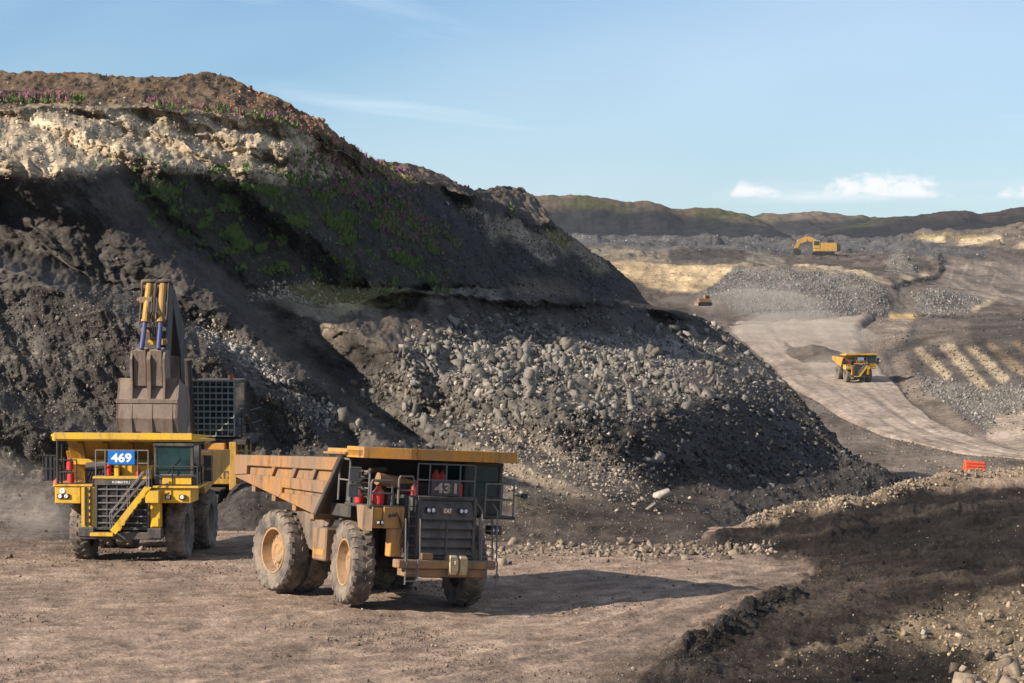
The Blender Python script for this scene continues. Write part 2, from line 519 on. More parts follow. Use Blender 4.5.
# ------------------------------------------------------------------ the high wall and the rubble heap at its foot
WL = [
 # toe
 [(-300, 550, 131), (0, 547, 133), (60, 545, 134), (130, 540, 136), (230, 533, 139), (330, 534, 138), (430, 541, 136), (500, 546, 133.5), (560, 549, 132), (640, 551, 131.3), (700, 549, 132), (745, 525, 143), (800, 512, 149), (850, 505, 153), (935, 500, 160)],
 # lip of the low bench
 [(-300, 500, 143), (0, 503, 141.5), (60, 503, 141), (95, 524, 141), (130, 528, 141), (205, 526, 141), (226, 508, 141), (240, 488, 140.5), (330, 491, 141), (400, 515, 140), (430, 527, 139), (500, 528, 137.5), (560, 527, 137.5), (640, 527, 137.5), (700, 527, 138.5), (750, 513, 151), (800, 496, 157), (850, 485, 163), (935, 490, 168)],
 # back of the bench, foot of the slope above
 [(-300, 470, 150), (0, 468, 150), (60, 475, 151), (95, 500, 156), (130, 503, 157), (205, 500, 157), (226, 480, 154), (240, 462, 152), (330, 462, 152), (380, 480, 151), (430, 492, 149), (500, 492, 150), (560, 486, 152), (640, 490, 154), (700, 492, 157), (750, 488, 160), (800, 480, 165), (850, 466, 172), (935, 488, 172)],
 # half way up
 [(-300, 380, 157), (0, 375, 158), (130, 372, 159), (240, 385, 160), (330, 392, 161), (430, 388, 166), (500, 383, 170), (560, 383, 174), (640, 392, 178), (700, 395, 183), (750, 398, 188), (800, 416, 188), (850, 459, 178), (935, 487, 175)],
 # rim of the rubble heap / first bench
 [(-300, 300, 165), (0, 290, 166), (130, 290, 168), (240, 301, 171), (300, 303, 173), (345, 306, 176), (372, 298, 179), (400, 292, 182), (450, 295, 192), (500, 297, 203), (560, 300, 218), (600, 300, 228), (640, 305, 238), (680, 310, 252), (700, 316, 254), (745, 345, 245), (790, 385, 228), (850, 455, 192), (900, 480, 180), (935, 486, 178)],
 # back of that bench
 [(-300, 295, 168), (0, 285, 167), (130, 285, 170), (240, 287, 175), (300, 290, 184), (345, 291, 197), (400, 290, 215), (450, 290, 236), (500, 292, 262), (560, 296, 292), (600, 297, 322), (640, 303, 345), (660, 309, 330), (700, 330, 300), (745, 365, 290), (790, 410, 280), (850, 500, 240), (935, 540, 215)],
 # upper slope, mid
 [(-300, 225, 172), (0, 225, 173), (130, 228, 177), (240, 238, 185), (300, 242, 192), (345, 247, 203), (400, 252, 226), (450, 252, 246), (480, 255, 262), (500, 258, 296), (540, 266, 318), (560, 270, 335), (600, 279, 372), (640, 296, 385), (660, 315, 360), (700, 345, 330), (745, 380, 320), (850, 530, 270), (935, 570, 250)],
 # foot of the pale cliff
 [(-300, 165, 176), (0, 168, 177), (60, 175, 178), (110, 166, 180), (160, 165, 182), (240, 175, 187), (290, 172, 193), (330, 180, 200), (365, 190, 207), (385, 195, 226), (410, 200, 250), (440, 211, 264), (470, 224, 269), (490, 232, 300), (505, 237, 322), (545, 240, 328), (562, 243, 350), (575, 245, 404), (610, 265, 420), (640, 293, 405), (660, 322, 390), (700, 355, 360), (745, 395, 350), (850, 545, 300), (935, 590, 280)],
 # rim of the cliff
 [(-300, 110, 179), (0, 112, 181), (80, 109, 182), (160, 109, 184), (220, 113, 187), (280, 123, 193), (330, 150, 203), (365, 166, 209), (380, 171, 228), (400, 178, 248), (413, 181, 264), (440, 184, 274), (472, 196, 278), (488, 200, 300), (504, 204, 334), (520, 206, 337), (550, 221, 341), (562, 230, 360), (575, 240, 412), (610, 262.5, 424), (640, 291, 410), (660, 330, 410), (700, 365, 390), (745, 405, 380), (850, 560, 330), (935, 600, 310)],
 # set back above the rim; further right the second and third crest stand well behind the first
 [(-300, 104, 186), (0, 106, 188), (80, 103, 189), (160, 104, 190), (220, 109, 193), (280, 120, 199), (330, 149, 210), (356, 165, 224), (366, 172, 280), (400, 182, 288), (440, 187, 294), (462, 194, 300), (472, 200, 336), (520, 209, 346), (550, 224, 352), (562, 233, 372), (575, 241.5, 416), (610, 263.5, 427), (640, 291.5, 413), (660, 335, 420), (700, 375, 410), (745, 420, 400), (850, 570, 350), (935, 610, 330)],
 # skyline
 [(-300, 66, 208), (0, 69, 203), (60, 71, 204), (120, 73, 204), (200, 75, 205), (230, 77, 206), (260, 88, 207), (290, 100, 208), (320, 121, 213), (345, 141, 221), (362, 154, 228), (372, 158, 296), (385, 158, 300), (405, 159, 302), (425, 165, 305), (445, 173, 308), (464, 185, 312), (474, 187, 346), (492, 185.5, 350), (515, 187, 353), (530, 195, 357), (546, 209, 362), (558, 226, 380), (572, 239, 419), (590, 250, 425), (610, 262, 429), (640, 290, 416), (660, 345, 430), (700, 385, 430), (745, 430, 420), (850, 590, 380), (935, 620, 360)],
]
for k_ in range(3, 9):
    WL[k_] = [(x, y, d + 0.028 * (min(max(x, -100), 330) - 150)) for x, y, d in WL[k_]]
def back_line(ln, dd, drop):
    out = []
    for x, y, d in ln:
        z = CAMH - (y - HOR) / F * d - drop
        out.append((x, HOR + (CAMH - z) / (d + dd) * F, d + dd))
    return out
WL.append(back_line(WL[-1], 22, 3.0))
WL.append(back_line(WL[-2], 70, 40.0))
ROWS = [22, 26, 88, 92, 12, 66, 66, 56, 7, 44, 12, 10]
cx, P, KS = loft(WL, -300, 935, 1.25, ROWS, [7, 7, 7, 7, 6, 6, 5, 3, 3, 4, 3, 3, 3], 3)
KK = KS[:, None] + np.zeros(len(cx))
pxb, pyb = proj(P)
WALL_SHAPE_HOOK = None
N0 = normals(P)
XW, YW, ZW = P[..., 0], P[..., 1], P[..., 2]
# masks of the earths on the wall, and of light and shade put into the colour (laid out where they lie, in the picture's frame)
m_heap = polymask([(345, 440), (400, 345), (470, 318), (560, 330), (590, 338), (700, 335), (760, 350), (870, 470), (800, 480), (700, 470), (600, 450), (520, 425), (400, 430)], 12)
m_shelf = polymask([(585, 348), (620, 338), (690, 340), (712, 352), (690, 372), (620, 372), (560, 366)], 6)
m_heapshade = np.clip(polymask([(560, 448), (600, 420), (690, 398), (760, 378), (800, 392), (860, 450), (925, 478), (850, 484), (740, 488), (650, 486), (600, 468)], 8) + polymask([(530, 424), (580, 420), (640, 432), (600, 470), (560, 450)], 6), 0, 1)  # steep face turned from the sun, its shade put into a dark colour
m_heaptop = polymask([(390, 318), (400, 296), (690, 312), (740, 345), (700, 340), (600, 335), (560, 328), (480, 318)], 6)
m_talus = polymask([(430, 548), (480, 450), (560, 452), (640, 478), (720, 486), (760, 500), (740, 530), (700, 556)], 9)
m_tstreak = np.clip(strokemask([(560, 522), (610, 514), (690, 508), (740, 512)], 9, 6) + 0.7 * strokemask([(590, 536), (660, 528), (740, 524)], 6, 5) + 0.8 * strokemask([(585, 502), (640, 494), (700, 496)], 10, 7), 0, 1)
m_taluslit = polymask([(430, 480), (480, 432), (560, 440), (650, 478), (600, 500), (500, 505)], 9)  # sunlit part of the talus, its light put into a paler colour
m_upper = polymask([(120, 170), (290, 178), (345, 160), (375, 172), (450, 190), (520, 230), (600, 262), (650, 302), (500, 292), (372, 292), (330, 275), (262, 292), (190, 236)], 8)  # coal slope; its shade is put into the dark colour as well
m_cliff = polymask([(-300, 108), (80, 106), (160, 106), (225, 112), (285, 124), (330, 150), (372, 182), (300, 175), (290, 186), (230, 182), (170, 170), (120, 168), (60, 176), (-300, 172)], 4)
m_mound = polymask([(-300, 110), (80, 107), (160, 107), (225, 112), (285, 123), (330, 149), (370, 166), (400, 160), (345, 120), (260, 60), (-300, 40)], 3)
m_mid = polymask([(364, 150), (368, 170), (400, 181), (440, 186), (466, 194), (470, 180), (440, 160), (400, 145)], 2)
m_cone = polymask([(475, 190), (500, 200), (520, 206), (545, 222), (560, 235), (566, 215), (530, 180), (475, 180)], 3)
m_paleb = strokemask([(500, 226), (530, 236), (560, 240), (600, 265)], 12, 5)
m_pale2 = strokemask([(462, 208), (478, 220), (492, 236)], 7, 4)
m_pale3 = strokemask([(518, 228), (540, 245), (552, 258)], 10, 5)
m_grass = polymask([(285, 292), (320, 284), (385, 290), (410, 296), (372, 306), (330, 309)], 4)
m_brownm = polymask([(372, 300), (400, 288), (425, 296), (450, 340), (430, 370), (370, 345), (345, 312)], 8)
m_bm2 = polymask([(512, 292), (520, 284), (560, 282), (582, 290), (585, 298), (515, 297)], 3)
m_pale4 = strokemask([(430, 295), (500, 296)], 5, 3)
m_lower = polymask([(-300, 190), (20, 200), (120, 262), (210, 310), (330, 395), (330, 470), (-300, 470)], 12)
m_dust = polymask([(-300, 470), (50, 470), (75, 500), (75, 560), (-300, 560)], 14)
m_palerib = polymask([(256, 298), (300, 296), (340, 310), (352, 340), (330, 352), (290, 330)], 8)
m_band = strokemask([(0, 362), (70, 352), (120, 340)], 6, 5)
m_ledge = strokemask([(210, 330), (300, 400), (335, 420)], 16, 10)
m_green = np.clip(polymask([(118, 170), (150, 168), (200, 205), (260, 240), (300, 262), (250, 260), (190, 235), (150, 205)], 8)
                  + polymask([(195, 185), (240, 172), (330, 190), (350, 235), (300, 230), (240, 205)], 8)
                  + 0.4 * polymask([(300, 180), (380, 210), (450, 262), (440, 290), (360, 262), (310, 230)], 10)
                  + 0.3 * polymask([(330, 240), (420, 275), (450, 292), (380, 292), (320, 280)], 8), 0, 1)
m_fire = np.clip(strokemask([(-60, 102), (80, 101)], 9, 4) + strokemask([(150, 105), (280, 121)], 5, 3) + 0.8 * strokemask([(285, 122), (340, 150), (375, 166)], 6, 4)
                 + 0.9 * strokemask([(376, 164), (420, 180)], 6, 3), 0, 1)
m_block = polymask([(645, 508), (650, 492), (668, 488), (674, 494), (660, 505), (650, 513)], 1)
grey = (0.135, 0.118, 0.100)
W_LAY = [((0.072, 0.065, 0.059), m_lower, 0.85),
         ((0.115, 0.093, 0.076), m_brownm, 0.7),
         (grey, m_heap, 0.75), ((0.20, 0.175, 0.148), m_shelf, 0.8), ((0.034, 0.031, 0.030), m_heapshade, 0.85), ((0.052, 0.046, 0.042), m_heaptop, 0.75),
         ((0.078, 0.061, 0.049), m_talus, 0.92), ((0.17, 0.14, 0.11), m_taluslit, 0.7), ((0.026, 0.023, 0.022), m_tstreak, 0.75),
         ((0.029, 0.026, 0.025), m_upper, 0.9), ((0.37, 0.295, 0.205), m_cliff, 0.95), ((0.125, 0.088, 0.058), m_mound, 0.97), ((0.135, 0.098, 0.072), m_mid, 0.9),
         ((0.11, 0.092, 0.076), m_cone, 0.9), ((0.22, 0.175, 0.125), m_paleb, 0.7), ((0.25, 0.215, 0.17), m_pale2, 0.8), ((0.26, 0.22, 0.165), m_pale3, 0.8),
         ((0.30, 0.255, 0.145), m_grass, 0.9), ((0.115, 0.090, 0.070), m_bm2, 0.9), ((0.20, 0.17, 0.13), m_pale4, 0.7),
         ((0.165, 0.135, 0.115), m_dust, 0.85), ((0.21, 0.17, 0.125), m_palerib, 0.75), ((0.16, 0.14, 0.12), m_band, 0.6), ((0.14, 0.122, 0.105), m_ledge, 0.8),
         ((0.036, 0.040, 0.018), m_green, 0.6)]
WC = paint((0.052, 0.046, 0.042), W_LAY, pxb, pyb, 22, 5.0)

# relief. First the large forms: spurs and hollows whose flanks face the sun or turn from it.
# Each form is an outline of wanted light or shade, put into the shape; the depth is then solved for.
LIT, DIM, DARK = 0.6, 0.2, -0.25
FORMS = [
 (LIT * 0.9, 0.9, [(-300, 200), (0, 198), (24, 216), (71, 256), (130, 282), (150, 296), (190, 322), (222, 338), (205, 350), (190, 440), (60, 440), (-300, 440)]),
 (DARK, 1.0, [(-300, 168), (7, 165), (50, 183), (80, 177), (112, 168), (120, 175), (150, 206), (190, 236), (215, 252), (262, 300), (290, 333), (318, 352), (332, 372), (350, 392), (388, 412), (396, 420), (370, 426), (340, 402), (310, 378), (270, 352), (225, 331), (190, 314), (150, 288), (130, 276), (99, 268), (71, 250), (40, 226), (20, 208), (-300, 186)]),
 (DARK, 1.0, [(196, 350), (225, 352), (262, 374), (310, 404), (357, 434), (338, 450), (190, 450)]),
 (LIT, 0.9, [(205, 322), (223, 330), (270, 354), (310, 382), (338, 406), (372, 430), (360, 436), (310, 402), (262, 372), (225, 350)]),
 (LIT, 0.9, [(252, 296), (300, 294), (345, 305), (372, 300), (400, 292), (425, 300), (448, 335), (432, 372), (405, 350), (390, 400), (350, 385), (330, 365), (300, 340), (262, 308)]),
 (DARK, 0.9, [(405, 342), (420, 348), (430, 374), (446, 402), (440, 410), (424, 404), (416, 380), (407, 362)]),
 (DARK, 0.9, [(420, 297), (442, 302), (472, 322), (462, 330), (434, 318)]),
 (DARK, 0.8, [(436, 328), (448, 330), (448, 352), (440, 350)]),
 (DARK, 0.7, [(322, 352), (338, 356), (348, 372), (342, 385), (328, 372)]),
 (LIT, 0.8, [(450, 330), (560, 338), (700, 345), (740, 360), (760, 385), (700, 405), (600, 415), (540, 420), (520, 440), (600, 470), (650, 486), (560, 500), (430, 500), (390, 440), (400, 410), (445, 408)]),
 (DARK, 0.8, [(480, 300), (545, 302), (640, 308), (690, 314), (706, 334), (650, 334), (600, 330), (575, 326), (540, 318), (490, 308)]),
 (DARK, 0.8, [(572, 336), (590, 342), (600, 360), (585, 362)]),
 (DARK, 0.9, [(640, 425), (700, 404), (740, 395), (785, 405), (822, 438), (858, 472), (840, 484), (785, 481), (757, 488), (711, 482), (665, 470), (620, 450)]),
 (DARK, 0.8, [(537, 424), (575, 424), (620, 434), (690, 452), (705, 474), (665, 487), (620, 474), (579, 460)]),
 (DIM, 0.5, [(705, 350), (745, 352), (790, 390), (840, 450), (800, 430), (750, 410)]),
 (LIT, 0.8, [(115, 168), (135, 166), (175, 200), (215, 240), (205, 246), (165, 215), (135, 190)]),
 (DARK, 0.9, [(150, 176), (190, 205), (260, 262), (300, 292), (285, 300), (240, 262), (180, 218)]),
 (LIT, 0.7, [(198, 184), (240, 172), (262, 200), (290, 232), (276, 240), (240, 212)]),
 (DARK, 0.95, [(262, 176), (290, 182), (330, 176), (345, 160), (362, 173), (396, 183), (440, 216), (470, 246), (512, 292), (420, 293), (373, 293), (340, 284), (315, 276), (290, 240)]),
 (DARK, 0.95, [(398, 178), (413, 180), (440, 190), (466, 206), (500, 226), (525, 246), (536, 258), (506, 258), (480, 250), (440, 216)]),
 (LIT, 0.9, [(500, 224), (516, 222), (540, 232), (560, 240), (552, 262), (540, 256), (520, 236)]),
 (LIT, 0.9, [(460, 205), (470, 206), (494, 234), (486, 238)]),
 (0.5, 0.95, [(368, 158), (405, 159), (425, 165), (445, 173), (464, 186), (458, 192), (440, 186), (400, 181), (370, 170)]),
 (0.42, 0.9, [(474, 188), (515, 188), (530, 196), (546, 210), (556, 224), (545, 222), (520, 208), (476, 200)]),
 (DARK, 0.9, [(500, 257), (572, 264), (602, 303), (580, 290), (560, 284), (525, 284)]),
 (LIT, 0.8, [(512, 290), (520, 284), (560, 283), (576, 292), (580, 297), (514, 297)]),
 (DARK, 0.9, [(556, 243), (592, 246), (656, 303), (620, 306), (584, 290)]),
 (LIT, 0.8, [(-300, 106), (80, 106), (160, 108), (225, 114), (280, 128), (296, 150), (280, 172), (230, 178), (170, 168), (120, 166), (60, 174), (-300, 168)]),
 (LIT, 0.9, [(-300, 60), (60, 70), (230, 78), (290, 101), (345, 142), (330, 146), (285, 118), (225, 108), (80, 103), (-300, 104)]),
 (LIT * 0.6, 0.6, [(430, 545), (470, 470), (560, 470), (640, 485), (760, 505), (700, 552)]),
]
GW, GH = MW // 2, MH // 2
def depth_map(P, KS, kmax):
    ux = np.arange(GW) * 2 - OX + 1.0; vy = np.arange(GH) * 2 - OY + 1.0
    a, b = proj(P)
    nr = int(np.searchsorted(KS, kmax + 1e-6))
    a = a[:nr].mean(0); b = b[:nr]; d = P[:nr, :, 1]
    M = np.zeros((GH, len(a)))
    for c in range(len(a)):
        yy = np.minimum.accumulate(b[:, c])
        M[:, c] = np.interp(vy, yy[::-1], d[::-1, c])
    ci = np.clip(np.interp(ux, a, np.arange(len(a))), 0, len(a) - 1.001)
    i = ci.astype(int); f = ci - i
    return M[:, i] * (1 - f) + M[:, i + 1] * f
Dm = F * np.log(depth_map(P, KS, 10.0))
tx, tz = to_sun.x, to_sun.z
tn = math.hypot(tx, tz); tx /= tn; tz /= tn
def ddt(a):
    return np.gradient(a, axis=1) / 2 * tx - np.gradient(a, axis=0) / 2 * tz
tgt = np.zeros((GH, GW)); cf = np.zeros((GH, GW))
for T, w, poly in FORMS:
    m = polymask(poly, 4) * w
    tgt = tgt * (1 - m) + m * T; cf = cf * (1 - m) + m
# least squares: flanks inclined to the sun as wanted, everything else moved as little as possible (solved by FFT, repeated)
fy = np.fft.fftfreq(GH)[:, None]; fx = np.fft.fftfreq(GW)[None, :]
Dt = (2j * np.pi * fx / 2) * tx - (2j * np.pi * fy / 2) * tz
Dp = (2j * np.pi * fx / 2) * tz + (2j * np.pi * fy / 2) * tx
LAM = (1 / 240.0) ** 2
dl = np.zeros((GH, GW))
Dms = blur1(blur1(Dm, 2, 0), 2, 1)
for it in range(12):
    De = Dms + dl
    pg = np.gradient(De, axis=1) / 2; qg = -np.gradient(De, axis=0) / 2
    nrm = np.sqrt(1 + np.minimum(pg, 8) ** 2 + np.minimum(qg, 8) ** 2)
    ns = (pg * to_sun.x - to_sun.y + qg * to_sun.z) / nrm
    cur = ddt(dl)
    rq = cur * (1 - cf) * 0.85 + cf * (cur + np.clip((tgt - ns) * nrm, -4, 4))
    dl = np.real(np.fft.ifft2(np.conj(Dt) * np.fft.fft2(rq) / (np.abs(Dt) ** 2 + 0.014 * np.abs(Dp) ** 2 + LAM)))
big = np.tanh(sample(dl, pxb, pyb) / 280.0) * 280.0 * YW / F          # metres along the sight line
vis = np.clip((11.0 - KK) / 0.9, 0, 1) * np.clip((KK - 1.0) / 0.8, 0, 1) * np.clip((900 - pxb) / 60, 0, 1)
# smaller forms: gullies running down and across, lumps, rubble
sc_ = np.clip(YW / 165.0, 0.8, 2.4)
def pl(a, along, across, seed):
    c_, s_ = math.cos(a), math.sin(a)
    u = XW * c_ + ZW * s_; v = -XW * s_ + ZW * c_
    return np.stack([u / along, v / across, YW * 0.02 + seed], -1)
heapk = np.clip(sample(m_heap, pxb, pyb) + sample(m_heapshade, pxb, pyb) + sample(m_ledge, pxb, pyb), 0, 1)
cliffk = sample(m_cliff, pxb, pyb)
moundk = sample(m_mound, pxb, pyb)
smoothk = np.clip(sample(m_talus, pxb, pyb) + sample(m_dust, pxb, pyb) + sample(m_bm2, pxb, pyb), 0, 1)
lowk = sample(m_lower, pxb, pyb)
q3 = np.stack([XW, YW * 0.25, ZW], -1)
gul = fbm(pl(math.radians(-42), 9.0, 2.6, 0), 5, 0.52)
gul2 = fbm(pl(math.radians(-50), 2.6, 0.8, 7), 4, 0.55)
lump = fbm(q3 / 4.5, 4, 0.5)
rub = fbm(q3 / 1.5 + 3, 5, 0.56)
fine = fbm(q3 / 0.42 + 8, 4, 0.6)
kk_ = 1 - 0.6 * smoothk
upk = sample(m_upper, pxb, pyb)
dep = gul * (1.9 + 0.9 * upk) * (1 - 0.6 * heapk) * (1 - 0.5 * moundk) * (1 - 0.6 * smoothk) + gul2 * 0.62 * (1 - 0.4 * heapk) * (1 - 0.5 * moundk) * kk_
dep += gul2 * 0.5 * lowk + lump * 1.3 * kk_ * (1 - 0.55 * lowk) + rub * (0.55 + 0.55 * heapk + 0.3 * cliffk) * (1 - 0.4 * lowk) * kk_ * (1 - 0.3 * moundk) + fine * (0.20 + 0.13 * heapk) * kk_
strat = fbm(np.stack([XW * 0.16, YW * 0.05, ZW * 1.1], -1), 4, 0.6)
crack = fbm(pl(math.radians(-75), 5.0, 0.9, 3), 4, 0.6)
dep += cliffk * (strat * 1.1 + crack * 0.9)
ray = P - np.array([0, 0, CAMH]); ray /= np.linalg.norm(ray, axis=-1, keepdims=True)
low = np.clip(KK / 1.1, 0.0, 1)
PW = P + ray * ((big * vis + dep * sc_ * np.clip(vis + 0.15, 0, 1) * low))[..., None]
# a little up and down so that rims and outlines are ragged
rag = fbm(np.stack([XW * 0.9, YW * 0.3, ZW * 0.9], -1), 4, 0.6) * 0.42 + fbm(np.stack([XW * 0.22, YW * 0.05, ZW * 0.2], -1) + 5, 3) * 0.5
PW[..., 2] += rag * sc_ ** 0.5 * np.clip((660 - pxb) / 60, 0.4, 1) * low * (1 - 0.6 * smoothk)
WC *= (1 + 0.7 * rub[..., None] + 0.5 * fine[..., None]).clip(0.4, 1.8)
q3 = np.stack([XW, YW, ZW], -1)
# pale and dark beds in the cliff, rusty clay on the mound
bed = fbm(np.stack([XW * 0.05, YW * 0.05, ZW * 1.1], -1), 3)
WC *= (1 + cliffk[..., None] * (0.9 * bed[..., None])).clip(0.45, 1.5)
clay = smooth(0.16, 0.34, fbm(q3 * np.array([0.22, 0.22, 0.6]) + 40, 4, 0.6)) * moundk
clay = np.clip(clay + 0.8 * smooth(0.05, 0.25, rub) * sample(strokemask([(240, 96), (300, 122), (350, 150), (372, 165)], 18, 8), pxb, pyb), 0, 1)
WC = WC * (1 - 0.6 * clay[..., None]) + np.array((0.27, 0.115, 0.055)) * 0.6 * clay[..., None]
SHIFT_D = None
M_wall = terrain_mat('wall_earth', 0.35, 3.2, 0.55, 0.09)
wall_hi = KK[:, 0] <= 4.0 + 1e-6
i4 = int(np.argmin(np.abs(KS - 4.0)))
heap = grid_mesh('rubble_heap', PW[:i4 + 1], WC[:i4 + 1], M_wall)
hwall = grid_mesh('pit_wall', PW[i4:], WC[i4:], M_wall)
WPX, WPY = proj(PW)
WN = normals(PW)

# ------------------------------------------------------------------ the far side of the pit
FL = [
 [(500, 640, 330), (760, 632, 330), (1024, 632, 330), (1320, 632, 330)],
 [(500, 500, 466), (760, 485, 466), (900, 480, 466), (1024, 478, 466), (1320, 470, 466)],
 [(500, 400, 558), (850, 352, 645), (869, 347, 654), (890, 373, 605), (912, 397, 566), (945, 426, 526), (979, 440, 508), (1024, 452, 494), (1090, 463, 483), (1320, 480, 465)],
 [(500, 341, 665), (850, 341, 665), (868, 340, 668), (889, 339, 662), (917, 339, 645), (960, 339, 622), (1024, 334, 612), (1120, 328, 610), (1320, 323, 610)],
 [(500, 334, 686), (640, 334, 686), (790, 330, 697), (840, 323, 713), (900, 318, 740), (960, 317, 745), (1024, 314, 750), (1320, 308, 760)],
 [(500, 262, 800), (600, 260, 800), (680, 265, 800), (735, 268, 800), (842, 271, 792), (885, 283, 770), (900, 292, 768), (935, 289, 780), (960, 297, 790), (1024, 304, 800), (1120, 308, 800), (1320, 300, 810)],
 [(500, 258, 960), (600, 257, 960), (680, 262, 930), (760, 266, 900), (890, 276, 860), (930, 285, 860), (970, 290, 870), (1024, 295, 880), (1320, 292, 890)],
 [(500, 247, 1050), (600, 247, 1050), (680, 248, 1050), (740, 251, 1050), (780, 256.5, 1120), (870, 256.5, 1120), (890, 256, 1060), (930, 258, 1040), (970, 256, 1060), (1024, 250, 1100), (1320, 246, 1100)],
 [(500, 240, 1500), (780, 246, 1500), (870, 247, 1500), (930, 244, 1350), (1024, 240, 1300), (1320, 238, 1300)],
 [(500, 237, 2000), (780, 239, 2000), (900, 239, 1900), (940, 232, 1500), (1024, 229, 1450), (1320, 226, 1450)],
 [(500, 235.5, 2600), (780, 236, 2600), (900, 234, 2400), (1024, 226.5, 2400), (1320, 222, 2400)],
]
FROWS = [6, 30, 60, 20, 76, 20, 40, 16, 14, 10]
FROWS = FROWS[:len(FL) - 1]
cxf, P, KF = loft(FL, 500, 1320, 1.25, FROWS, 8, 2)
pxf, pyf = proj(P)
NF = normals(P)
XF, YF, ZF = P[..., 0], P[..., 1], P[..., 2]
KFF = KF[:, None] + np.zeros(len(cxf))
f_sand = fpoly([(590, 258), (615, 261), (625, 260), (638, 262), (670, 265.5), (697, 264.5), (717, 266.5), (736, 267), (722, 279), (708, 289), (699, 292), (690, 292.5), (674, 290), (663, 290), (645, 285), (631, 279), (600, 275)])
f_sandst = fstroke([(652, 262), (640, 282)], 4) + fstroke([(690, 266), (668, 290)], 3) + fstroke([(712, 268), (694, 290)], 3) + fstroke([(622, 262), (618, 274)], 4)  # streaks between lit strips of sand, shade put into the colour
f_rock = fpoly([(703, 293), (735, 268), (800, 270), (842, 272), (868, 278), (884, 288), (894, 314), (842, 318), (792, 316), (740, 313), (722, 300)])
f_band1 = fpoly([(560, 248), (667, 249), (672, 265), (640, 261), (560, 258)])
f_band2 = fpoly([(667, 249), (722, 251), (728, 266), (697, 264), (672, 265)])
f_band3 = fpoly([(744, 252), (775, 252), (790, 268), (748, 267)])
f_band4 = fpoly([(722, 251), (744, 252), (748, 267), (728, 266)]) + fpoly([(772, 254), (800, 257), (888, 257), (888, 274), (850, 272), (790, 268)])
f_pile = fpoly([(886, 274), (889, 254), (900, 250), (916, 256), (918, 274)])
f_pileshade = fpoly([(902, 252), (914, 253), (931, 262), (938, 274), (920, 276)])  # shaded right flank of the pile, put in as a dark colour
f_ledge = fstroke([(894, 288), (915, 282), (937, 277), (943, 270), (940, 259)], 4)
f_tan2 = fstroke([(735, 267), (775, 268)], 2) + fstroke([(793, 268), (842, 271), (870, 277), (890, 284)], 4) + fpoly([(898, 274), (910, 276), (918, 282), (906, 282)]) + fpoly([(916, 272), (926, 272), (933, 278), (922, 278)])
f_tan3 = fpoly([(967, 311), (990, 297), (997, 298), (977, 312)])
f_tan4 = fpoly([(914, 350), (921, 347), (952, 374), (946, 380)]) + fpoly([(938, 346), (955, 345), (962, 354), (992, 392), (976, 388), (944, 352)]) + fpoly([(964, 347), (974, 346), (1012, 380), (1002, 386), (985, 368)])
f_tan5 = fpoly([(985, 345), (992, 343), (1040, 378), (1040, 388), (1010, 368)]) + fpoly([(1010, 342), (1018, 341), (1060, 370), (1060, 378)])
f_tanfar = fpoly([(905, 240), (912, 232), (960, 233), (1024, 227), (1320, 222), (1320, 246), (1024, 248), (960, 244)])
f_yelfar = fstroke([(918, 238), (950, 237), (982, 236)], 3.5)
f_tanfar2 = fpoly([(957, 246), (962, 238), (975, 236), (1000, 236), (1002, 245), (985, 247)]) + fpoly([(1012, 250), (1020, 243), (1040, 242), (1040, 252)]) + fstroke([(922, 240), (945, 241)], 3)
f_ramp = fpoly([(940, 276), (946, 260), (960, 258), (1012, 262), (1320, 258), (1320, 304), (1024, 305), (985, 298), (935, 290)], 2)
f_track = fstroke([(955, 262), (949.5, 280), (963, 290), (987, 296), (1024, 304), (1100, 312)], 2.6) + fstroke([(967, 262), (961, 280), (975, 288), (999, 294), (1024, 299)], 2.2) + fstroke([(990, 265), (998, 273), (990, 286), (1004, 296)], 2.2) + fpoly([(975, 269), (987, 269), (988, 276), (974, 276)])
f_pits = fpoly([(560, 236), (780, 236), (910, 238), (945, 246), (985, 250), (990, 258), (945, 258), (931, 262), (914, 252), (889, 254), (780, 255), (740, 251), (560, 247)])
f_roadside = fpoly([(845, 317), (915, 318), (905, 340), (880, 352), (868, 346)], 2)
f_grey2 = fpoly([(912, 294), (931, 288), (984, 298), (967, 313), (920, 315)])
f_tri = fpoly([(884, 288), (912, 288), (912, 314), (895, 313)])
f_yel = fpoly([(890, 314), (915, 314), (916, 319), (888, 319)])
f_emb = fpoly([(880, 350), (914, 318), (1024, 316), (1320, 310), (1320, 470), (1024, 440), (960, 420), (900, 396)], 2)
f_embbr = fpoly([(915, 322), (968, 322), (972, 340), (930, 344), (916, 338)], 2)
f_embside = fpoly([(890, 357), (905, 356), (925, 390), (952, 407), (984, 436), (968, 440), (930, 414), (903, 394)], 2)
f_embgrey = fpoly([(912, 372), (945, 380), (975, 390), (1003, 388), (1040, 384), (1040, 412), (1000, 414), (990, 434), (960, 410), (925, 392)], 2)
f_path2 = fpoly([(994, 416), (1010, 412), (1320, 400), (1320, 470), (1024, 452), (985, 438)], 1)
f_verge = fpoly([(780, 380), (840, 417), (877, 434), (960, 455), (1320, 462), (1320, 520), (780, 520)], 1)
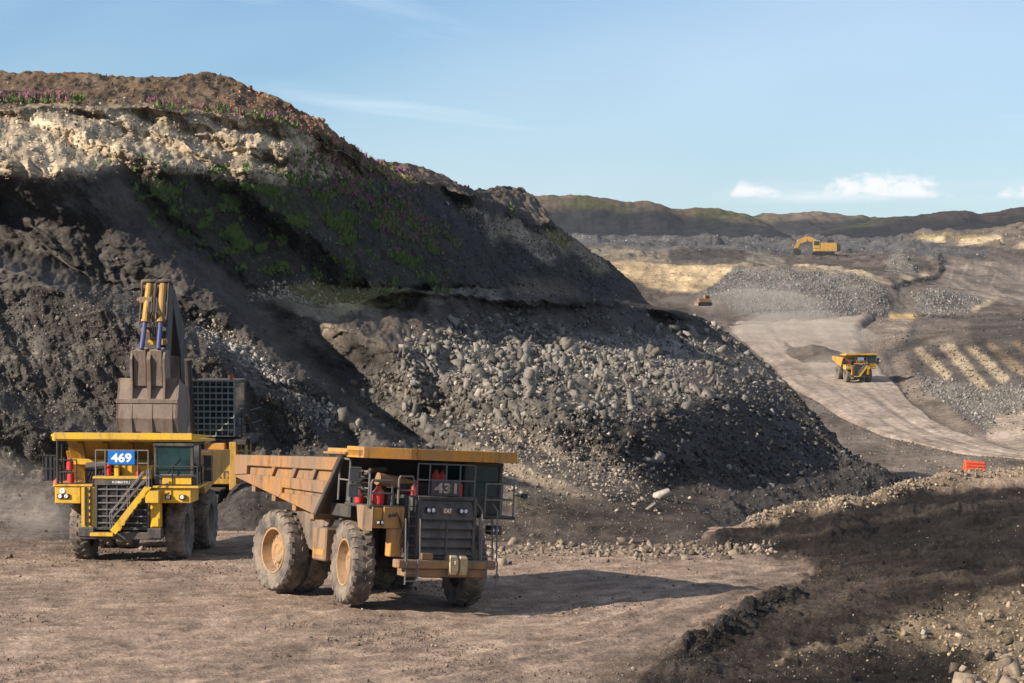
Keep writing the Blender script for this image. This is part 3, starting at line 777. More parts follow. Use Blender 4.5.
FLAY = [((0.165, 0.133, 0.108), f_verge, 0.9), ((0.068, 0.059, 0.053), f_emb, 0.9), ((0.145, 0.115, 0.092), f_embbr, 0.85), ((0.165, 0.130, 0.104), f_embside, 0.9), ((0.125, 0.112, 0.098), f_embgrey, 0.85),
        ((0.30, 0.238, 0.160), f_tan4, 0.95), ((0.23, 0.165, 0.105), f_tan5, 0.9), ((0.52, 0.385, 0.225), f_sand, 0.97), ((0.30, 0.225, 0.145), f_sandst, 0.6), ((0.145, 0.133, 0.120), f_rock, 0.95),
        ((0.20, 0.165, 0.125), f_band1, 0.9), ((0.075, 0.066, 0.060), f_band2, 0.9), ((0.185, 0.160, 0.125), f_band3, 0.85), ((0.095, 0.076, 0.062), f_band4, 0.9),
        ((0.17, 0.15, 0.13), f_pile, 0.9), ((0.070, 0.058, 0.050), f_pileshade, 0.9),
        ((0.36, 0.285, 0.195), f_tan2, 0.9), ((0.42, 0.34, 0.23), f_tan3, 0.92),
        ((0.16, 0.125, 0.10), f_tanfar, 0.9), ((0.27, 0.215, 0.075), f_yelfar, 0.8), ((0.52, 0.40, 0.25), f_tanfar2, 0.9), ((0.185, 0.150, 0.122), f_ramp, 0.95), ((0.28, 0.225, 0.18), f_track, 0.8),
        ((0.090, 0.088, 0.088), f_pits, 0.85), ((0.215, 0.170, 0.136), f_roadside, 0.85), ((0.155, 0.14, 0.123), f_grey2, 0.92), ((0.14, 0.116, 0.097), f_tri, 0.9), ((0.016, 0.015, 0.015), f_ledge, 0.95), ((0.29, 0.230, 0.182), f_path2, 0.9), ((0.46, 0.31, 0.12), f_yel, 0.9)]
FC = paint((0.125, 0.100, 0.082), FLAY, pxf, pyf, 3.5, 9.0)
rockk = sample(f_rock, pxf, pyf); embk = sample(f_emb, pxf, pyf)
qf = np.stack([XF, YF * 0.2, ZF], -1)
sf = np.clip(YF / 700.0, 0.7, 2.0)
lf = fbm(qf / 22.0, 4, 0.5)
rf = fbm(qf / 5.0 + 3, 5, 0.6)
cg, sg = math.cos(math.radians(-42)), math.sin(math.radians(-42))
gf = fbm(np.stack([(XF * cg + ZF * sg) / 30.0, (-XF * sg + ZF * cg) / 6.5, YF * 0.003], -1), 4, 0.55)
onroad = sample(polymask([(700, 306), (852, 308), (862, 338), (890, 373), (912, 397), (945, 426), (980, 440), (1040, 456), (1100, 466), (1060, 464), (960, 457), (877, 436), (832, 416), (780, 382), (740, 347)], 8), pxf, pyf)
depf = lf * 5.0 + gf * (4.0 * embk + 2.5 * (1 - rockk)) + rf * (1.2 + 2.0 * rockk + 0.8 * embk)
depf = depf + 1.2 * sample(f_tan4, pxf, pyf) + 6.0 * sample(f_pileshade, pxf, pyf)
depf *= (1 - onroad)
rayf = P - np.array([0, 0, CAMH]); rayf /= np.linalg.norm(rayf, axis=-1, keepdims=True)
P = P + rayf * (depf * sf * np.clip((2550 - YF) / 300, 0, 1))[..., None]
upf = fbm(np.stack([XF * 0.10, YF * 0.03, XF * 0], -1), 5, 0.6) * 0.9 * (1 - onroad)
P[..., 2] += upf * np.clip(sf, 0.8, 1.5)
upf2 = np.clip(fbm(np.stack([XF * 0.055, YF * 0.014, XF * 0 + 2], -1), 5, 0.6) - 0.05, 0, 1) * 4.5 * smooth(4.9, 5.3, KFF) * (1 - onroad)
P[..., 2] += upf2 * (1 - 0.8 * sample(f_ramp, pxf, pyf))
pitl = smooth(7.05, 7.4, KFF) * np.clip(fbm(np.stack([XF * 0.045, YF * 0.008, XF * 0], -1), 4) - 0.08, 0, 1) * 9 * (YF > 1200)
P[..., 2] += pitl
# little mound standing beside the road
mc = at(816, 352, 638)
rr = np.hypot((P[..., 0] - mc[0]) / 5.2, (P[..., 1] - mc[1]) / 14.0)
P[..., 2] += 2.3 * np.exp(-rr ** 2 * 1.6) * (1 + 0.5 * rf)
FC = FC * (1 - 0.8 * np.exp(-rr ** 2)[..., None]) + np.array((0.10, 0.078, 0.064)) * 0.8 * np.exp(-rr ** 2)[..., None]
FC *= (1 + 0.75 * rf[..., None] + 0.5 * lf[..., None]).clip(0.4, 1.7)
M_far = terrain_mat('far_earth', 0.08, 0.7, 0.5, 0.3)
i7 = int(np.argmin(np.abs(KF - 4.0)))
# drop the road bed a little so that the road sheet lies on top
P[..., 2] -= onroad * 0.25
lowpit = grid_mesh('lower_pit', P[:i7 + 1], FC[:i7 + 1], M_far)
farbench = grid_mesh('far_benches', P[i7:], FC[i7:], M_far)
FPX, FPY = proj(P); FP = P; FNN = normals(P)

# haul road: compacted pale dust, its own sheet
RL = [(708, 309, 740), (726, 328, 0), (744, 348, 0), (782, 380, 0), (836, 414, 0), (877, 434, 0), (960, 454.5, 0), (1060, 461, 0)]
RR = [(878, 309, 740), (862, 328, 0), (869, 347, 0), (890, 373, 0), (912, 397, 0), (945, 426, 0), (1010, 449, 0), (1090, 463, 0)]
def road_d(y): return 64.05 / ((y - HOR) / F + 0.06)
rows = []
yl = np.array([a[1] for a in RL], float); xl = np.array([a[0] for a in RL], float)
yr = np.array([a[1] for a in RR], float); xr = np.array([a[0] for a in RR], float)
tt = np.linspace(0, 1, 220)
ti = np.linspace(0, 1, len(RL))
Lx = blur1(np.interp(tt, ti, xl)[None], 7, 1)[0]; Ly = blur1(np.interp(tt, ti, yl)[None], 7, 1)[0]
Rx = blur1(np.interp(tt, ti, xr)[None], 7, 1)[0]; Ry = blur1(np.interp(tt, ti, yr)[None], 7, 1)[0]
A_ = at(Lx, Ly, road_d(Ly)); B_ = at(Rx, Ry, road_d(Ry))
w_ = np.linspace(0, 1, 90)[None, :, None]
RP = A_[:, None] * (1 - w_) + B_[:, None] * w_
qr = RP * np.array([0.5, 0.16, 0])
wv = w_[..., 0] + 0 * RP[..., 0]
RP[..., 2] += 0.06 + fbm(qr, 4) * 0.25 - 0.16 * (np.exp(-((wv - 0.36) / 0.05) ** 2) + np.exp(-((wv - 0.62) / 0.05) ** 2)) - 0.7 * (np.clip(np.abs(wv - 0.5) - 0.44, 0, 1) / 0.06) ** 2
rc = np.ones(RP.shape) * np.array((0.285, 0.228, 0.184))
tend = smooth(0.0, 0.10, tt)[:, None] + 0 * wv
edge_ = smooth(0.40, 0.5, np.abs(wv - 0.5) + 0.10 * fbm(RP * np.array([0.12, 0.03, 0]) + 4, 4))[..., None]
edge_ = np.maximum(edge_, (1 - tend)[..., None])
rc = rc * (1 - 0.85 * edge_) + np.array((0.14, 0.112, 0.092)) * 0.85 * edge_
RP[..., 2] -= 0.55 * edge_[..., 0] * (0.5 + 1.4 * np.clip(fbm(RP * np.array([0.25, 0.07, 0]) + 1, 4) + 0.3, 0, 1))
rst = fbm(np.stack([wv * 14, RP[..., 1] * 0.012, wv * 0], -1), 4, 0.6)
rc *= (1 + 0.30 * rst + 0.25 * fbm(qr * 0.4, 4))[..., None]
M_road = terrain_mat('road_dust', 0.10, 0.9, 0.3, 0.1)
road = grid_mesh('haul_road', RP, rc, M_road)

# ------------------------------------------------------------------ hills on the horizon
def hill(name, sky_pts, base_y, d0, d1, colr, top, seed, topk=0.45, rough=7.0):
    x0, x1 = sky_pts[0][0], sky_pts[-1][0]
    sk = [(x, y, d1) for x, y in sky_pts]
    mid = [(x, base_y * 0.45 + y * 0.55, d0 * 0.4 + d1 * 0.6) for x, y in sky_pts]
    base = [(x0, base_y, d0), (x1, base_y, d0)]
    ls = [base, mid, sk]
    ls += [back_line(sk, 150, 12), back_line(sk, 700, 90)]
    c_, Q, kq = loft(ls, x0, x1, 1.5, [18, 26, 6, 6], 3, 2)
    nn = normals(Q)
    n = fbm(Q * np.array([0.010, 0.004, 0.02]) + seed, 5, 0.6)
    g = fbm(np.stack([Q[..., 0] * 0.02, Q[..., 2] * 0.006, Q[..., 0] * 0 + seed], -1), 4, 0.6, ridged=True)
    a = np.clip(kq / 0.5, 0, 1)[:, None]
    Q = Q + nn * ((n * rough + g * rough * 0.35) * a)[..., None]
    Q[..., 2] += (fbm(Q * np.array([0.035, 0.01, 0]) + seed, 5, 0.6) * 4.2 * a)
    hx, hy = proj(Q)
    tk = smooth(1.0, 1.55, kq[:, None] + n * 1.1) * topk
    cc = np.ones(Q.shape) * np.array(colr)  # dark lower slopes: cloud shadow put into the colour
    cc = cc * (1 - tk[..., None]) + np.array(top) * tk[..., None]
    gr = smooth(0.0, 0.22, fbm(Q * np.array([0.02, 0.006, 0.03]) + seed + 9, 4, 0.6)) * smooth(1.15, 1.6, kq)[:, None]
    cc = cc * (1 - 0.75 * gr[..., None]) + np.array((0.055, 0.066, 0.026)) * 0.75 * gr[..., None]
    cc *= (1 + 0.5 * n)[..., None].clip(0.5, 1.6)
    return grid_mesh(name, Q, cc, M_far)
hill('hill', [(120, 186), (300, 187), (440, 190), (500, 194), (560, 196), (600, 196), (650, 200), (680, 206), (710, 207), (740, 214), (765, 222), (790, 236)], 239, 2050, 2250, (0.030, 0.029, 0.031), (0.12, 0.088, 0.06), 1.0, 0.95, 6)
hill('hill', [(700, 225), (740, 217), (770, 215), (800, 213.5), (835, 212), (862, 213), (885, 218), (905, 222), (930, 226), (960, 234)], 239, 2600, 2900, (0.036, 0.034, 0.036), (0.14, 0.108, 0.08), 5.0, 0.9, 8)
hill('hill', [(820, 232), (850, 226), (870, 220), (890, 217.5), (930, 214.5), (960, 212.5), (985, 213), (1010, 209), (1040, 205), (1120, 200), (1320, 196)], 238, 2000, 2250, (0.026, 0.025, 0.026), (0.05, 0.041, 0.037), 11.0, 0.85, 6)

# low dark ridge of dumped coal just behind the stony berm
RG = [
 [(640, 540, 138), (690, 537, 138.5), (720, 531, 139), (760, 521, 142.5), (830, 512, 147), (880, 505, 152), (915, 500, 154)],
 [(640, 526, 149), (700, 509, 151), (760, 498, 154), (800, 487, 156), (850, 477, 158), (885, 474, 160), (905, 480, 161), (915, 490, 160)],
 [(640, 528, 151), (700, 504, 156), (760, 490, 160), (800, 481, 162), (850, 471, 165), (885, 469, 166), (905, 476, 166), (915, 488, 164)],
]
RG.append(back_line(RG[-1], 10, 5.0))
cr, Q, kr = loft(RG, 640, 915, 1.25, [22, 12, 8], 5, 2)
nr_ = normals(Q)
qq = np.stack([Q[..., 0], Q[..., 1] * 0.4, Q[..., 2]], -1)
lumps = fbm(qq / 1.6, 5, 0.58); gl = fbm(np.stack([(Q[..., 0] * 0.8 + Q[..., 2] * 0.6) / 0.9, Q[..., 2] * 0.2, qq[..., 0] * 0], -1), 4, 0.55)
Q = Q + nr_ * ((lumps * 0.75 + gl * 0.55) * np.clip(kr / 0.4, 0, 1)[:, None])[..., None]
rgc = np.ones(Q.shape) * np.array((0.034, 0.031, 0.030)) * (1 + 0.8 * lumps)[..., None]
ridge = grid_mesh('coal_ridge', Q, rgc, M_wall)
RGP, RGX, RGY = Q, *proj(Q)
# ------------------------------------------------------------------ loose rock: thousands of angular stones
def rock_shape(rng, sub, cuts=3):
    bm = bmesh.new()
    bmesh.ops.create_icosphere(bm, subdivisions=sub, radius=1.0)
    V = np.array([v.co[:] for v in bm.verts])
    Fc = np.array([[v.index for v in f.verts] for f in bm.faces])
    bm.free()
    V *= (1 + rng.normal(0, 0.16 if sub == 1 else 0.03, (len(V), 1)))
    for _ in range(cuts if sub == 1 else 11):
        n = rng.normal(size=3); n /= np.linalg.norm(n)
        h = rng.uniform(0.3, 0.62)
        dd = V @ n
        V = np.where((dd > h)[:, None], V - (dd - h)[:, None] * n * 0.92, V)
    V *= np.array([rng.uniform(0.8, 1.25), rng.uniform(0.7, 1.1), rng.uniform(0.55, 0.9)])
    return V, Fc
def block_shape(rng):
    """blasted block: a skewed six-sided piece with unequal corners"""
    V = np.array([(x, y, z) for x in (-1, 1) for y in (-1, 1) for z in (-1, 1)], float) * rng.uniform(0.5, 1.0, (8, 3))
    V *= np.array([rng.uniform(0.8, 1.25), rng.uniform(0.6, 1.0), rng.uniform(0.45, 0.9)])
    V[:, 0] += V[:, 2] * rng.uniform(-0.3, 0.3)
    Q = [(0, 1, 3, 2), (4, 6, 7, 5), (0, 4, 5, 1), (2, 3, 7, 6), (0, 2, 6, 4), (1, 5, 7, 3)]
    T = np.array([t for a, b, c, d in Q for t in ((a, b, c), (a, c, d))])
    return V * 0.95, T
def hull_shape(rng, n, elong=1.0):
    """angular broken stone: the hull of a few random points in a skewed slab"""
    P_ = rng.uniform(-1, 1, (n, 3)); P_ /= np.maximum(np.linalg.norm(P_, axis=1), 0.75)[:, None]
    P_ *= np.array([rng.uniform(0.95, 1.35) * elong, rng.uniform(0.65, 1.0), rng.uniform(0.35, 0.8)])
    bm = bmesh.new()
    for p in P_: bm.verts.new(p)
    r = bmesh.ops.convex_hull(bm, input=bm.verts)
    bmesh.ops.delete(bm, geom=[g for g in r['geom_interior'] if isinstance(g, bmesh.types.BMVert)], context='VERTS')
    bmesh.ops.triangulate(bm, faces=bm.faces)
    bm.verts.ensure_lookup_table(); bm.verts.index_update()
    V = np.array([v.co[:] for v in bm.verts]); T = np.array([[v.index for v in f.verts] for f in bm.faces]); bm.free()
    return V, T
SH1 = [hull_shape(RNG, 7) for _ in range(22)] + [block_shape(RNG) for _ in range(12)]
SH2 = [hull_shape(RNG, 8, 1.15) for _ in range(6)] + [block_shape(RNG) for _ in range(6)]
def rand_rot(n):
    q = RNG.normal(size=(n, 4)); q /= np.linalg.norm(q, axis=1)[:, None]
    w, x, y, z = q.T
    return np.stack([1 - 2 * (y * y + z * z), 2 * (x * y - z * w), 2 * (x * z + y * w),
                     2 * (x * y + z * w), 1 - 2 * (x * x + z * z), 2 * (y * z - x * w),
                     2 * (x * z - y * w), 2 * (y * z + x * w), 1 - 2 * (x * x + y * y)], -1).reshape(-1, 3, 3)
def rock_mat(name, sc):
    m, t, b = new_mat(name)
    a = nnode(t, 'ShaderNodeAttribute', attribute_name='earth')
    n2 = ramp_node(t, noise_node(t, sc, 5, 0.7), [(0.3, 0.6), (0.72, 1.4)])
    t.links.new(mix_node(t, 0.8, a.outputs['Color'], n2, 'MULTIPLY'), b.inputs['Base Color'])
    b.inputs['Roughness'].default_value = 0.9
    b.inputs['Specular IOR Level'].default_value = 0.2
    bp = nnode(t, 'ShaderNodeBump'); bp.inputs['Strength'].default_value = 0.4; bp.inputs['Distance'].default_value = 0.05
    t.links.new(noise_node(t, sc * 1.5, 5, 0.65), bp.inputs['Height'])
    t.links.new(bp.outputs[0], b.inputs['Normal'])
    return m
M_rock = rock_mat('broken_stone', 3.0)
def mesh_from(name, V, T, colr, mat):
    me = bpy.data.meshes.new(name)
    me.vertices.add(len(V)); me.vertices.foreach_set('co', V.astype(np.float32).reshape(-1))
    me.loops.add(T.size); me.loops.foreach_set('vertex_index', T.reshape(-1).astype(np.int32))
    k = T.shape[1]
    me.polygons.add(len(T)); me.polygons.foreach_set('loop_start', np.arange(0, T.size, k, dtype=np.int32))
    me.update(calc_edges=True)
    if colr is not None:
        a = me.color_attributes.new('earth', 'FLOAT_COLOR', 'POINT')
        c4 = np.ones((len(V), 4), np.float32); c4[:, :3] = colr
        a.data.foreach_set('color', c4.reshape(-1))
    if mat: me.materials.append(mat)
    return me
def pick(P, px, py, mask, n, extra=None, ycut=None):
    """n vertices of a sheet, chosen by a mask over the picture-plane layout"""
    w = sample(mask, px, py)
    if extra is not None: w = w * extra
    w[:, [0, -1]] = 0; w[[0, -1]] = 0
    w = np.where((px < -120) | (px > 1150), 0, w)
    cell = np.abs(np.gradient(py, axis=0)) + 0.05
    w = w * np.minimum(cell, 3.0)
    w = w.reshape(-1)
    i = RNG.choice(len(w), n, p=w / w.sum())
    return i
def sizes(n, lo, hi, a=2.2):
    u = RNG.random(n)
    return (lo ** (1 - a) + u * (hi ** (1 - a) - lo ** (1 - a))) ** (1 / (1 - a))
def stones(pos, rad, colr, sink=0.34, flat=1.0):
    """arrays of verts, tris, colours for many small stones"""
    n = len(pos)
    R = rand_rot(n)
    si = RNG.integers(0, len(SH1), n)
    Vs, Ts, Cs = [], [], []
    off = 0
    for k, (v, f) in enumerate(SH1):
        m = np.nonzero(si == k)[0]
        if not len(m): continue
        vv = np.einsum('nij,vj->nvi', R[m], v) * rad[m, None, None]
        vv[..., 2] *= flat
        vv += pos[m][:, None] + np.array([0, 0, 1.0]) * (rad[m] * (0.45 - sink))[:, None, None]
        Vs.append(vv.reshape(-1, 3))
        Ts.append((f[None] + (np.arange(len(m)) * len(v))[:, None, None] + off).reshape(-1, 3))
        Cs.append(np.repeat(colr[m], len(v), 0))
        off += len(m) * len(v)
    return np.concatenate(Vs), np.concatenate(Ts), np.concatenate(Cs)
def tint(n, base, var=0.32, warm=0.03):
    var = var * 0.8
    k = np.exp(RNG.normal(0, var, n))[:, None]
    w = RNG.normal(0, warm, n)[:, None]
    return np.clip(np.array(base) * k * (1 + w * np.array([1, 0.1, -1.0])), 0.008, 0.6)
BIG = {'heap': [], 'ground': [], 'far': []}
def scatter(name, P, px, py, jobs, key, big_px):
    Vs, Ts, Cs = [], [], []; off = 0
    Pf = P.reshape(-1, 3); pxr = px.reshape(-1); pyr = py.reshape(-1)
    for mask, n, lo, hi, a, base, var, extra in jobs:
        i = pick(P, px, py, mask, n, extra)
        pos = Pf[i] + RNG.normal(0, 0.03, (n, 3))
        spx = sizes(n, lo, hi, a)
        rad = spx * 0.5 * pos[:, 1] / F
        col = tint(n, base, var)
        bigm = spx >= big_px
        for j in np.nonzero(bigm)[0]:
            BIG[key].append((spx[j], pos[j], rad[j], col[j]))
        s_ = ~bigm
        v, t, c = stones(pos[s_], rad[s_], col[s_])
        Vs.append(v); Ts.append(t + off); Cs.append(c); off += len(v)
    return np.concatenate(Vs), np.concatenate(Ts), np.concatenate(Cs)
front = (KK < 10.0).astype(float)
lo_ = (KK <= 4.05).astype(float)
m_heapband = polymask([(340, 430), (370, 370), (420, 345), (470, 330), (560, 332), (700, 338), (745, 352), (800, 400), (850, 460), (800, 478), (700, 470), (600, 440), (540, 400), (440, 440), (400, 450)], 14)
m_foot = polymask([(440, 470), (520, 425), (580, 440), (660, 480), (640, 500), (540, 470), (470, 500)], 10)
m_leftfine = polymask([(-120, 200), (20, 205), (130, 290), (200, 330), (330, 400), (330, 470), (-120, 480)], 14)
m_all = polymask([(-120, 60), (640, 60), (900, 480), (700, 545), (-120, 545)], 6)
m_mudtop = polymask([(230, 90), (300, 100), (350, 145), (372, 165), (350, 160), (285, 122), (225, 110)], 6)
m_slab = polymask([(392, 350), (430, 342), (560, 348), (640, 342), (705, 350), (690, 385), (600, 408), (520, 428), (440, 425), (400, 405)], 8)
clumpy = 0.15 + 1.7 * smooth(-0.2, 0.25, fbm(np.stack([XW * 0.35, YW * 0.06, ZW * 0.35], -1), 4, 0.6))
heap_jobs = [
    (m_heapband, 16000, 1.1, 9.0, 2.25, (0.13, 0.117, 0.101), 0.6, lo_ * clumpy * (1 - 0.93 * sample(m_heapshade, WPX, WPY))),
    (m_heapband, 800, 6.0, 20.0, 2.2, (0.165, 0.148, 0.127), 0.4, lo_ * clumpy * (1 - 0.93 * sample(m_heapshade, WPX, WPY))),
    (m_slab, 210, 7.0, 22.0, 3.0, (0.22, 0.197, 0.168), 0.3, lo_ * clumpy),
    (m_slab, 900, 4.0, 10.0, 2.2, (0.20, 0.178, 0.152), 0.35, lo_ * clumpy),
    (m_shelf, 1500, 1.5, 5.0, 2.4, (0.28, 0.245, 0.205), 0.28, lo_),
    (m_heapshade, 3600, 1.6, 11.0, 2.0, (0.048, 0.044, 0.041), 0.55, lo_),
    (m_foot, 2600, 1.5, 6.5, 2.2, (0.27, 0.225, 0.178), 0.32, lo_),
    (m_ledge, 1300, 1.6, 8.0, 2.1, (0.26, 0.235, 0.205), 0.35, lo_),
    (m_leftfine, 19000, 0.9, 3.4, 2.7, (0.098, 0.089, 0.080), 0.6, lo_),
    (m_leftfine, 5000, 1.2, 3.4, 2.6, (0.15, 0.136, 0.12), 0.4, lo_),
    (m_leftfine, 140, 3.5, 7.0, 2.4, (0.19, 0.165, 0.14), 0.35, lo_),
    (m_all, 9000, 1.1, 4.5, 2.5, (0.085, 0.076, 0.068), 0.55, lo_),
    (m_talus, 1500, 1.2, 4.0, 2.6, (0.19, 0.155, 0.125), 0.35, lo_),
]
hi_ = (KK >= 4.0) * front
wall_jobs = [
    (m_all, 5000, 1.1, 4.0, 2.6, (0.055, 0.049, 0.044), 0.55, hi_),
    (m_upper, 7000, 0.9, 3.6, 2.6, (0.060, 0.055, 0.050), 0.7, hi_),
    (m_upper, 500, 1.5, 5.0, 2.4, (0.16, 0.14, 0.12), 0.4, hi_),
    (m_cliff, 3400, 1.2, 7.0, 2.1, (0.33, 0.265, 0.185), 0.4, hi_),
    (m_mound, 1100, 1.2, 5.0, 2.4, (0.16, 0.11, 0.072), 0.4, hi_),
    (m_mudtop, 420, 1.5, 6.0, 2.2, (0.25, 0.13, 0.075), 0.4, hi_),
    (m_palerib, 900, 1.5, 6.0, 2.2, (0.30, 0.25, 0.19), 0.35, hi_),
    (np.clip(m_paleb + m_pale2 + m_pale3, 0, 1), 700, 1.2, 4.0, 2.4, (0.30, 0.255, 0.20), 0.3, hi_),
]
v, t, c = scatter('rubble', PW, WPX, WPY, heap_jobs, 'heap', 10.0)
o = link('rubble', mesh_from('rubble', v, t, c, M_rock), heap); tag(o, kind='stuff')
v, t, c = scatter('rubble', PW, WPX, WPY, wall_jobs, 'heap', 10.0)
o = link('rubble', mesh_from('rubble', v, t, c, M_rock), hwall); tag(o, kind='stuff')

# floor: pebbles, the stony strip at the foot of the talus, the pale rubble at lower right and along the edge
g_row = strokemask([(490, 552), (560, 549), (640, 553), (720, 552), (770, 548)], 11, 5)
g_row2 = polymask([(425, 560), (500, 540), (640, 545), (740, 549), (740, 556), (600, 561), (500, 562)], 6)
g_berm = strokemask([(750, 518), (800, 503), (865, 499), (911, 483), (965, 475), (1024, 468), (1150, 455)], 15, 5)
g_tan = polymask([(880, 640), (935, 612), (1000, 600), (1150, 570), (1150, 720), (960, 720), (985, 665), (940, 650)], 8)
g_corner = polymask([(940, 690), (985, 660), (1024, 640), (1150, 600), (1150, 720), (920, 720)], 8)
g_tan2 = polymask([(770, 664), (860, 642), (925, 634), (925, 650), (860, 662), (780, 678)], 8)
g_clod = strokemask([(692, 652), (712, 638), (738, 621), (760, 607), (784, 598)], 9, 5)
g_clod2 = strokemask([(868, 648), (900, 625), (925, 612), (945, 610)], 10, 6)
g_all = polymask([(-120, 550), (1150, 480), (1150, 720), (-120, 720)], 4)
dry = 1 - 0.93 * coalness
lowc = smooth(0.0, 0.25, fbm(np.stack([X * 0.2, D * 0.12, X * 0 + 16], -1), 4, 0.6)) * smooth(135, 118, D)
patchy = smooth(0.02, 0.3, fbm(np.stack([X * 0.16, D * 0.10, X * 0 + 6], -1), 4, 0.6)) * dry
ground_jobs = [
    (g_all, 12000, 0.7, 3.0, 3.0, (0.19, 0.142, 0.108), 0.45, dry),
    (g_all, 15000, 0.8, 4.0, 2.7, (0.15, 0.113, 0.087), 0.45, patchy),
    (g_all, 200, 3.0, 7.5, 2.8, (0.20, 0.155, 0.12), 0.35, patchy),
    (coal_m, 9000, 0.7, 3.6, 2.7, (0.024, 0.022, 0.021), 0.7, None),
    (coal_m, 1200, 0.8, 3.2, 2.8, (0.16, 0.135, 0.11), 0.5, lowc),  # fine tan stones, also pale specks put in for glints on coal
    (g_row, 820, 2.5, 13.0, 1.9, (0.20, 0.16, 0.125), 0.4, None),
    (g_row2, 1300, 1.2, 5.0, 2.3, (0.20, 0.16, 0.125), 0.4, None),
    (g_berm, 3000, 1.3, 6.5, 2.1, (0.25, 0.20, 0.142), 0.42, None),
    (g_tan, 3000, 1.6, 9.0, 2.1, (0.27, 0.205, 0.14), 0.4, None),
    (g_corner, 360, 6.0, 26.0, 1.9, (0.30, 0.24, 0.18), 0.28, None),
    (g_tan2, 380, 1.2, 4.0, 2.4, (0.24, 0.185, 0.13), 0.4, None),
    (g_clod, 700, 1.6, 8.0, 1.9, (0.024, 0.021, 0.020), 0.4, None),
    (g_clod2, 200, 2.0, 8.0, 1.9, (0.030, 0.026, 0.024), 0.35, None),
]
v, t, c = scatter('gravel', GROUND_P, GROUND_PX, GROUND_PY, ground_jobs, 'ground', 9.0)
o = link('gravel', mesh_from('gravel', v, t, c, M_rock), ground); tag(o, kind='stuff')
M_rockf = rock_mat('far_stone', 1.0)
f_farall = polymask([(600, 240), (1150, 225), (1150, 318), (900, 322), (840, 335), (640, 335)], 3)
f_rims = f_ledge + fstroke([(914, 316), (960, 318), (1024, 314)], 3)
f_sandm = f_sand
far_jobs = [
    (f_rock, 7500, 1.0, 3.4, 2.6, (0.185, 0.170, 0.153), 0.32, None),
    (f_farall, 4500, 0.7, 2.2, 2.8, (0.115, 0.098, 0.084), 0.45, None),
    (f_rims, 900, 0.9, 3.0, 2.5, (0.055, 0.050, 0.047), 0.5, None),
    (f_sandm, 500, 0.8, 2.2, 2.6, (0.36, 0.27, 0.165), 0.3, None),
    (f_grey2, 900, 1.1, 3.6, 2.5, (0.22, 0.20, 0.175), 0.4, None),
    (f_pits, 1800, 0.9, 3.0, 2.5, (0.15, 0.142, 0.135), 0.45, None),
    (f_pile, 500, 0.9, 3.0, 2.5, (0.18, 0.16, 0.138), 0.4, None),
    (f_ledge, 300, 1.2, 3.6, 2.4, (0.045, 0.043, 0.042), 0.4, None),
    (f_tanfar, 500, 1.0, 3.0, 2.5, (0.25, 0.2, 0.15), 0.4, None),
]
f_embonly = f_emb
f_edge = fstroke([(782, 381), (836, 415), (877, 436), (960, 456.5), (1060, 463)], 4, 1.5) + fstroke([(862, 328), (870, 346), (892, 373), (914, 396), (948, 425), (1010, 447)], 4, 1.5)
em_jobs = [(f_embonly, 3600, 1.0, 4.0, 2.4, (0.085, 0.075, 0.067), 0.5, None),
           (f_embgrey, 2600, 1.2, 5.0, 2.2, (0.18, 0.163, 0.143), 0.45, None),
           (f_tan4, 500, 0.9, 2.5, 2.5, (0.30, 0.24, 0.165), 0.3, None),
           (f_edge, 1500, 0.8, 2.6, 2.5, (0.20, 0.163, 0.135), 0.4, None),
           (f_tan4 + f_tan5, 500, 0.9, 3.0, 2.4, (0.07, 0.062, 0.055), 0.5, None),
           (f_verge, 1800, 1.2, 4.0, 2.4, (0.17, 0.142, 0.118), 0.4, None),
           (f_roadside, 400, 1.0, 3.0, 2.5, (0.16, 0.13, 0.11), 0.4, None)]
v, t, c = scatter('rubble', FP, FPX, FPY, far_jobs, 'far', 99)
o = link('rubble', mesh_from('rubble', v, t, c, M_rockf), farbench); tag(o, kind='stuff')
v, t, c = scatter('rubble', FP, FPX, FPY, em_jobs, 'far', 99)
o = link('rubble', mesh_from('rubble', v, t, c, M_rockf), lowpit); tag(o, kind='stuff')

# the stones one can pick out one by one
BIGME = []
for k in range(12):
    v, f = SH2[k]
    BIGME.append(mesh_from('rock', v, f, None, None))
def rock_mat_flat(name, col):
    m, t, b = new_mat(name)
    n = noise_node(t, 1.7, 6, 0.65)
    c = ramp_node(t, n, [(0.28, tuple(x * 0.55 for x in col)), (0.5, col), (0.75, tuple(min(1, x * 1.45) for x in col))])
    oi_ = nnode(t, 'ShaderNodeObjectInfo')
    c = mix_node(t, 0.9, c, ramp_node(t, oi_.outputs['Random'], [(0, 0.4), (1, 1.4)]), 'MULTIPLY')
    t.links.new(c, b.inputs['Base Color']); b.inputs['Roughness'].default_value = 0.9
    b.inputs['Specular IOR Level'].default_value = 0.2
    bp = nnode(t, 'ShaderNodeBump'); bp.inputs['Strength'].default_value = 0.5; bp.inputs['Distance'].default_value = 0.12
    t.links.new(noise_node(t, 4.0, 6, 0.7), bp.inputs['Height']); t.links.new(bp.outputs[0], b.inputs['Normal'])
    return m
M_heaprock = rock_mat_flat('grey_boulder', (0.185, 0.166, 0.142))
M_tanrock = rock_mat_flat('tan_boulder', (0.235, 0.183, 0.135))
def rock_obj(name, k, pos, rad, mat, parent=None, sc=(1, 1, 1), rot=None):
    o = link(name, BIGME[k % 12], parent)
    o.location = pos
    o.rotation_euler = rot if rot else (RNG.uniform(0, 6), RNG.uniform(0, 6), RNG.uniform(0, 6))
    o.scale = (rad * sc[0], rad * sc[1], rad * sc[2])
    if not BIGME[k % 12].materials: BIGME[k % 12].materials.append(None)
    o.material_slots[0].link = 'OBJECT'; o.material_slots[0].material = mat
    return o
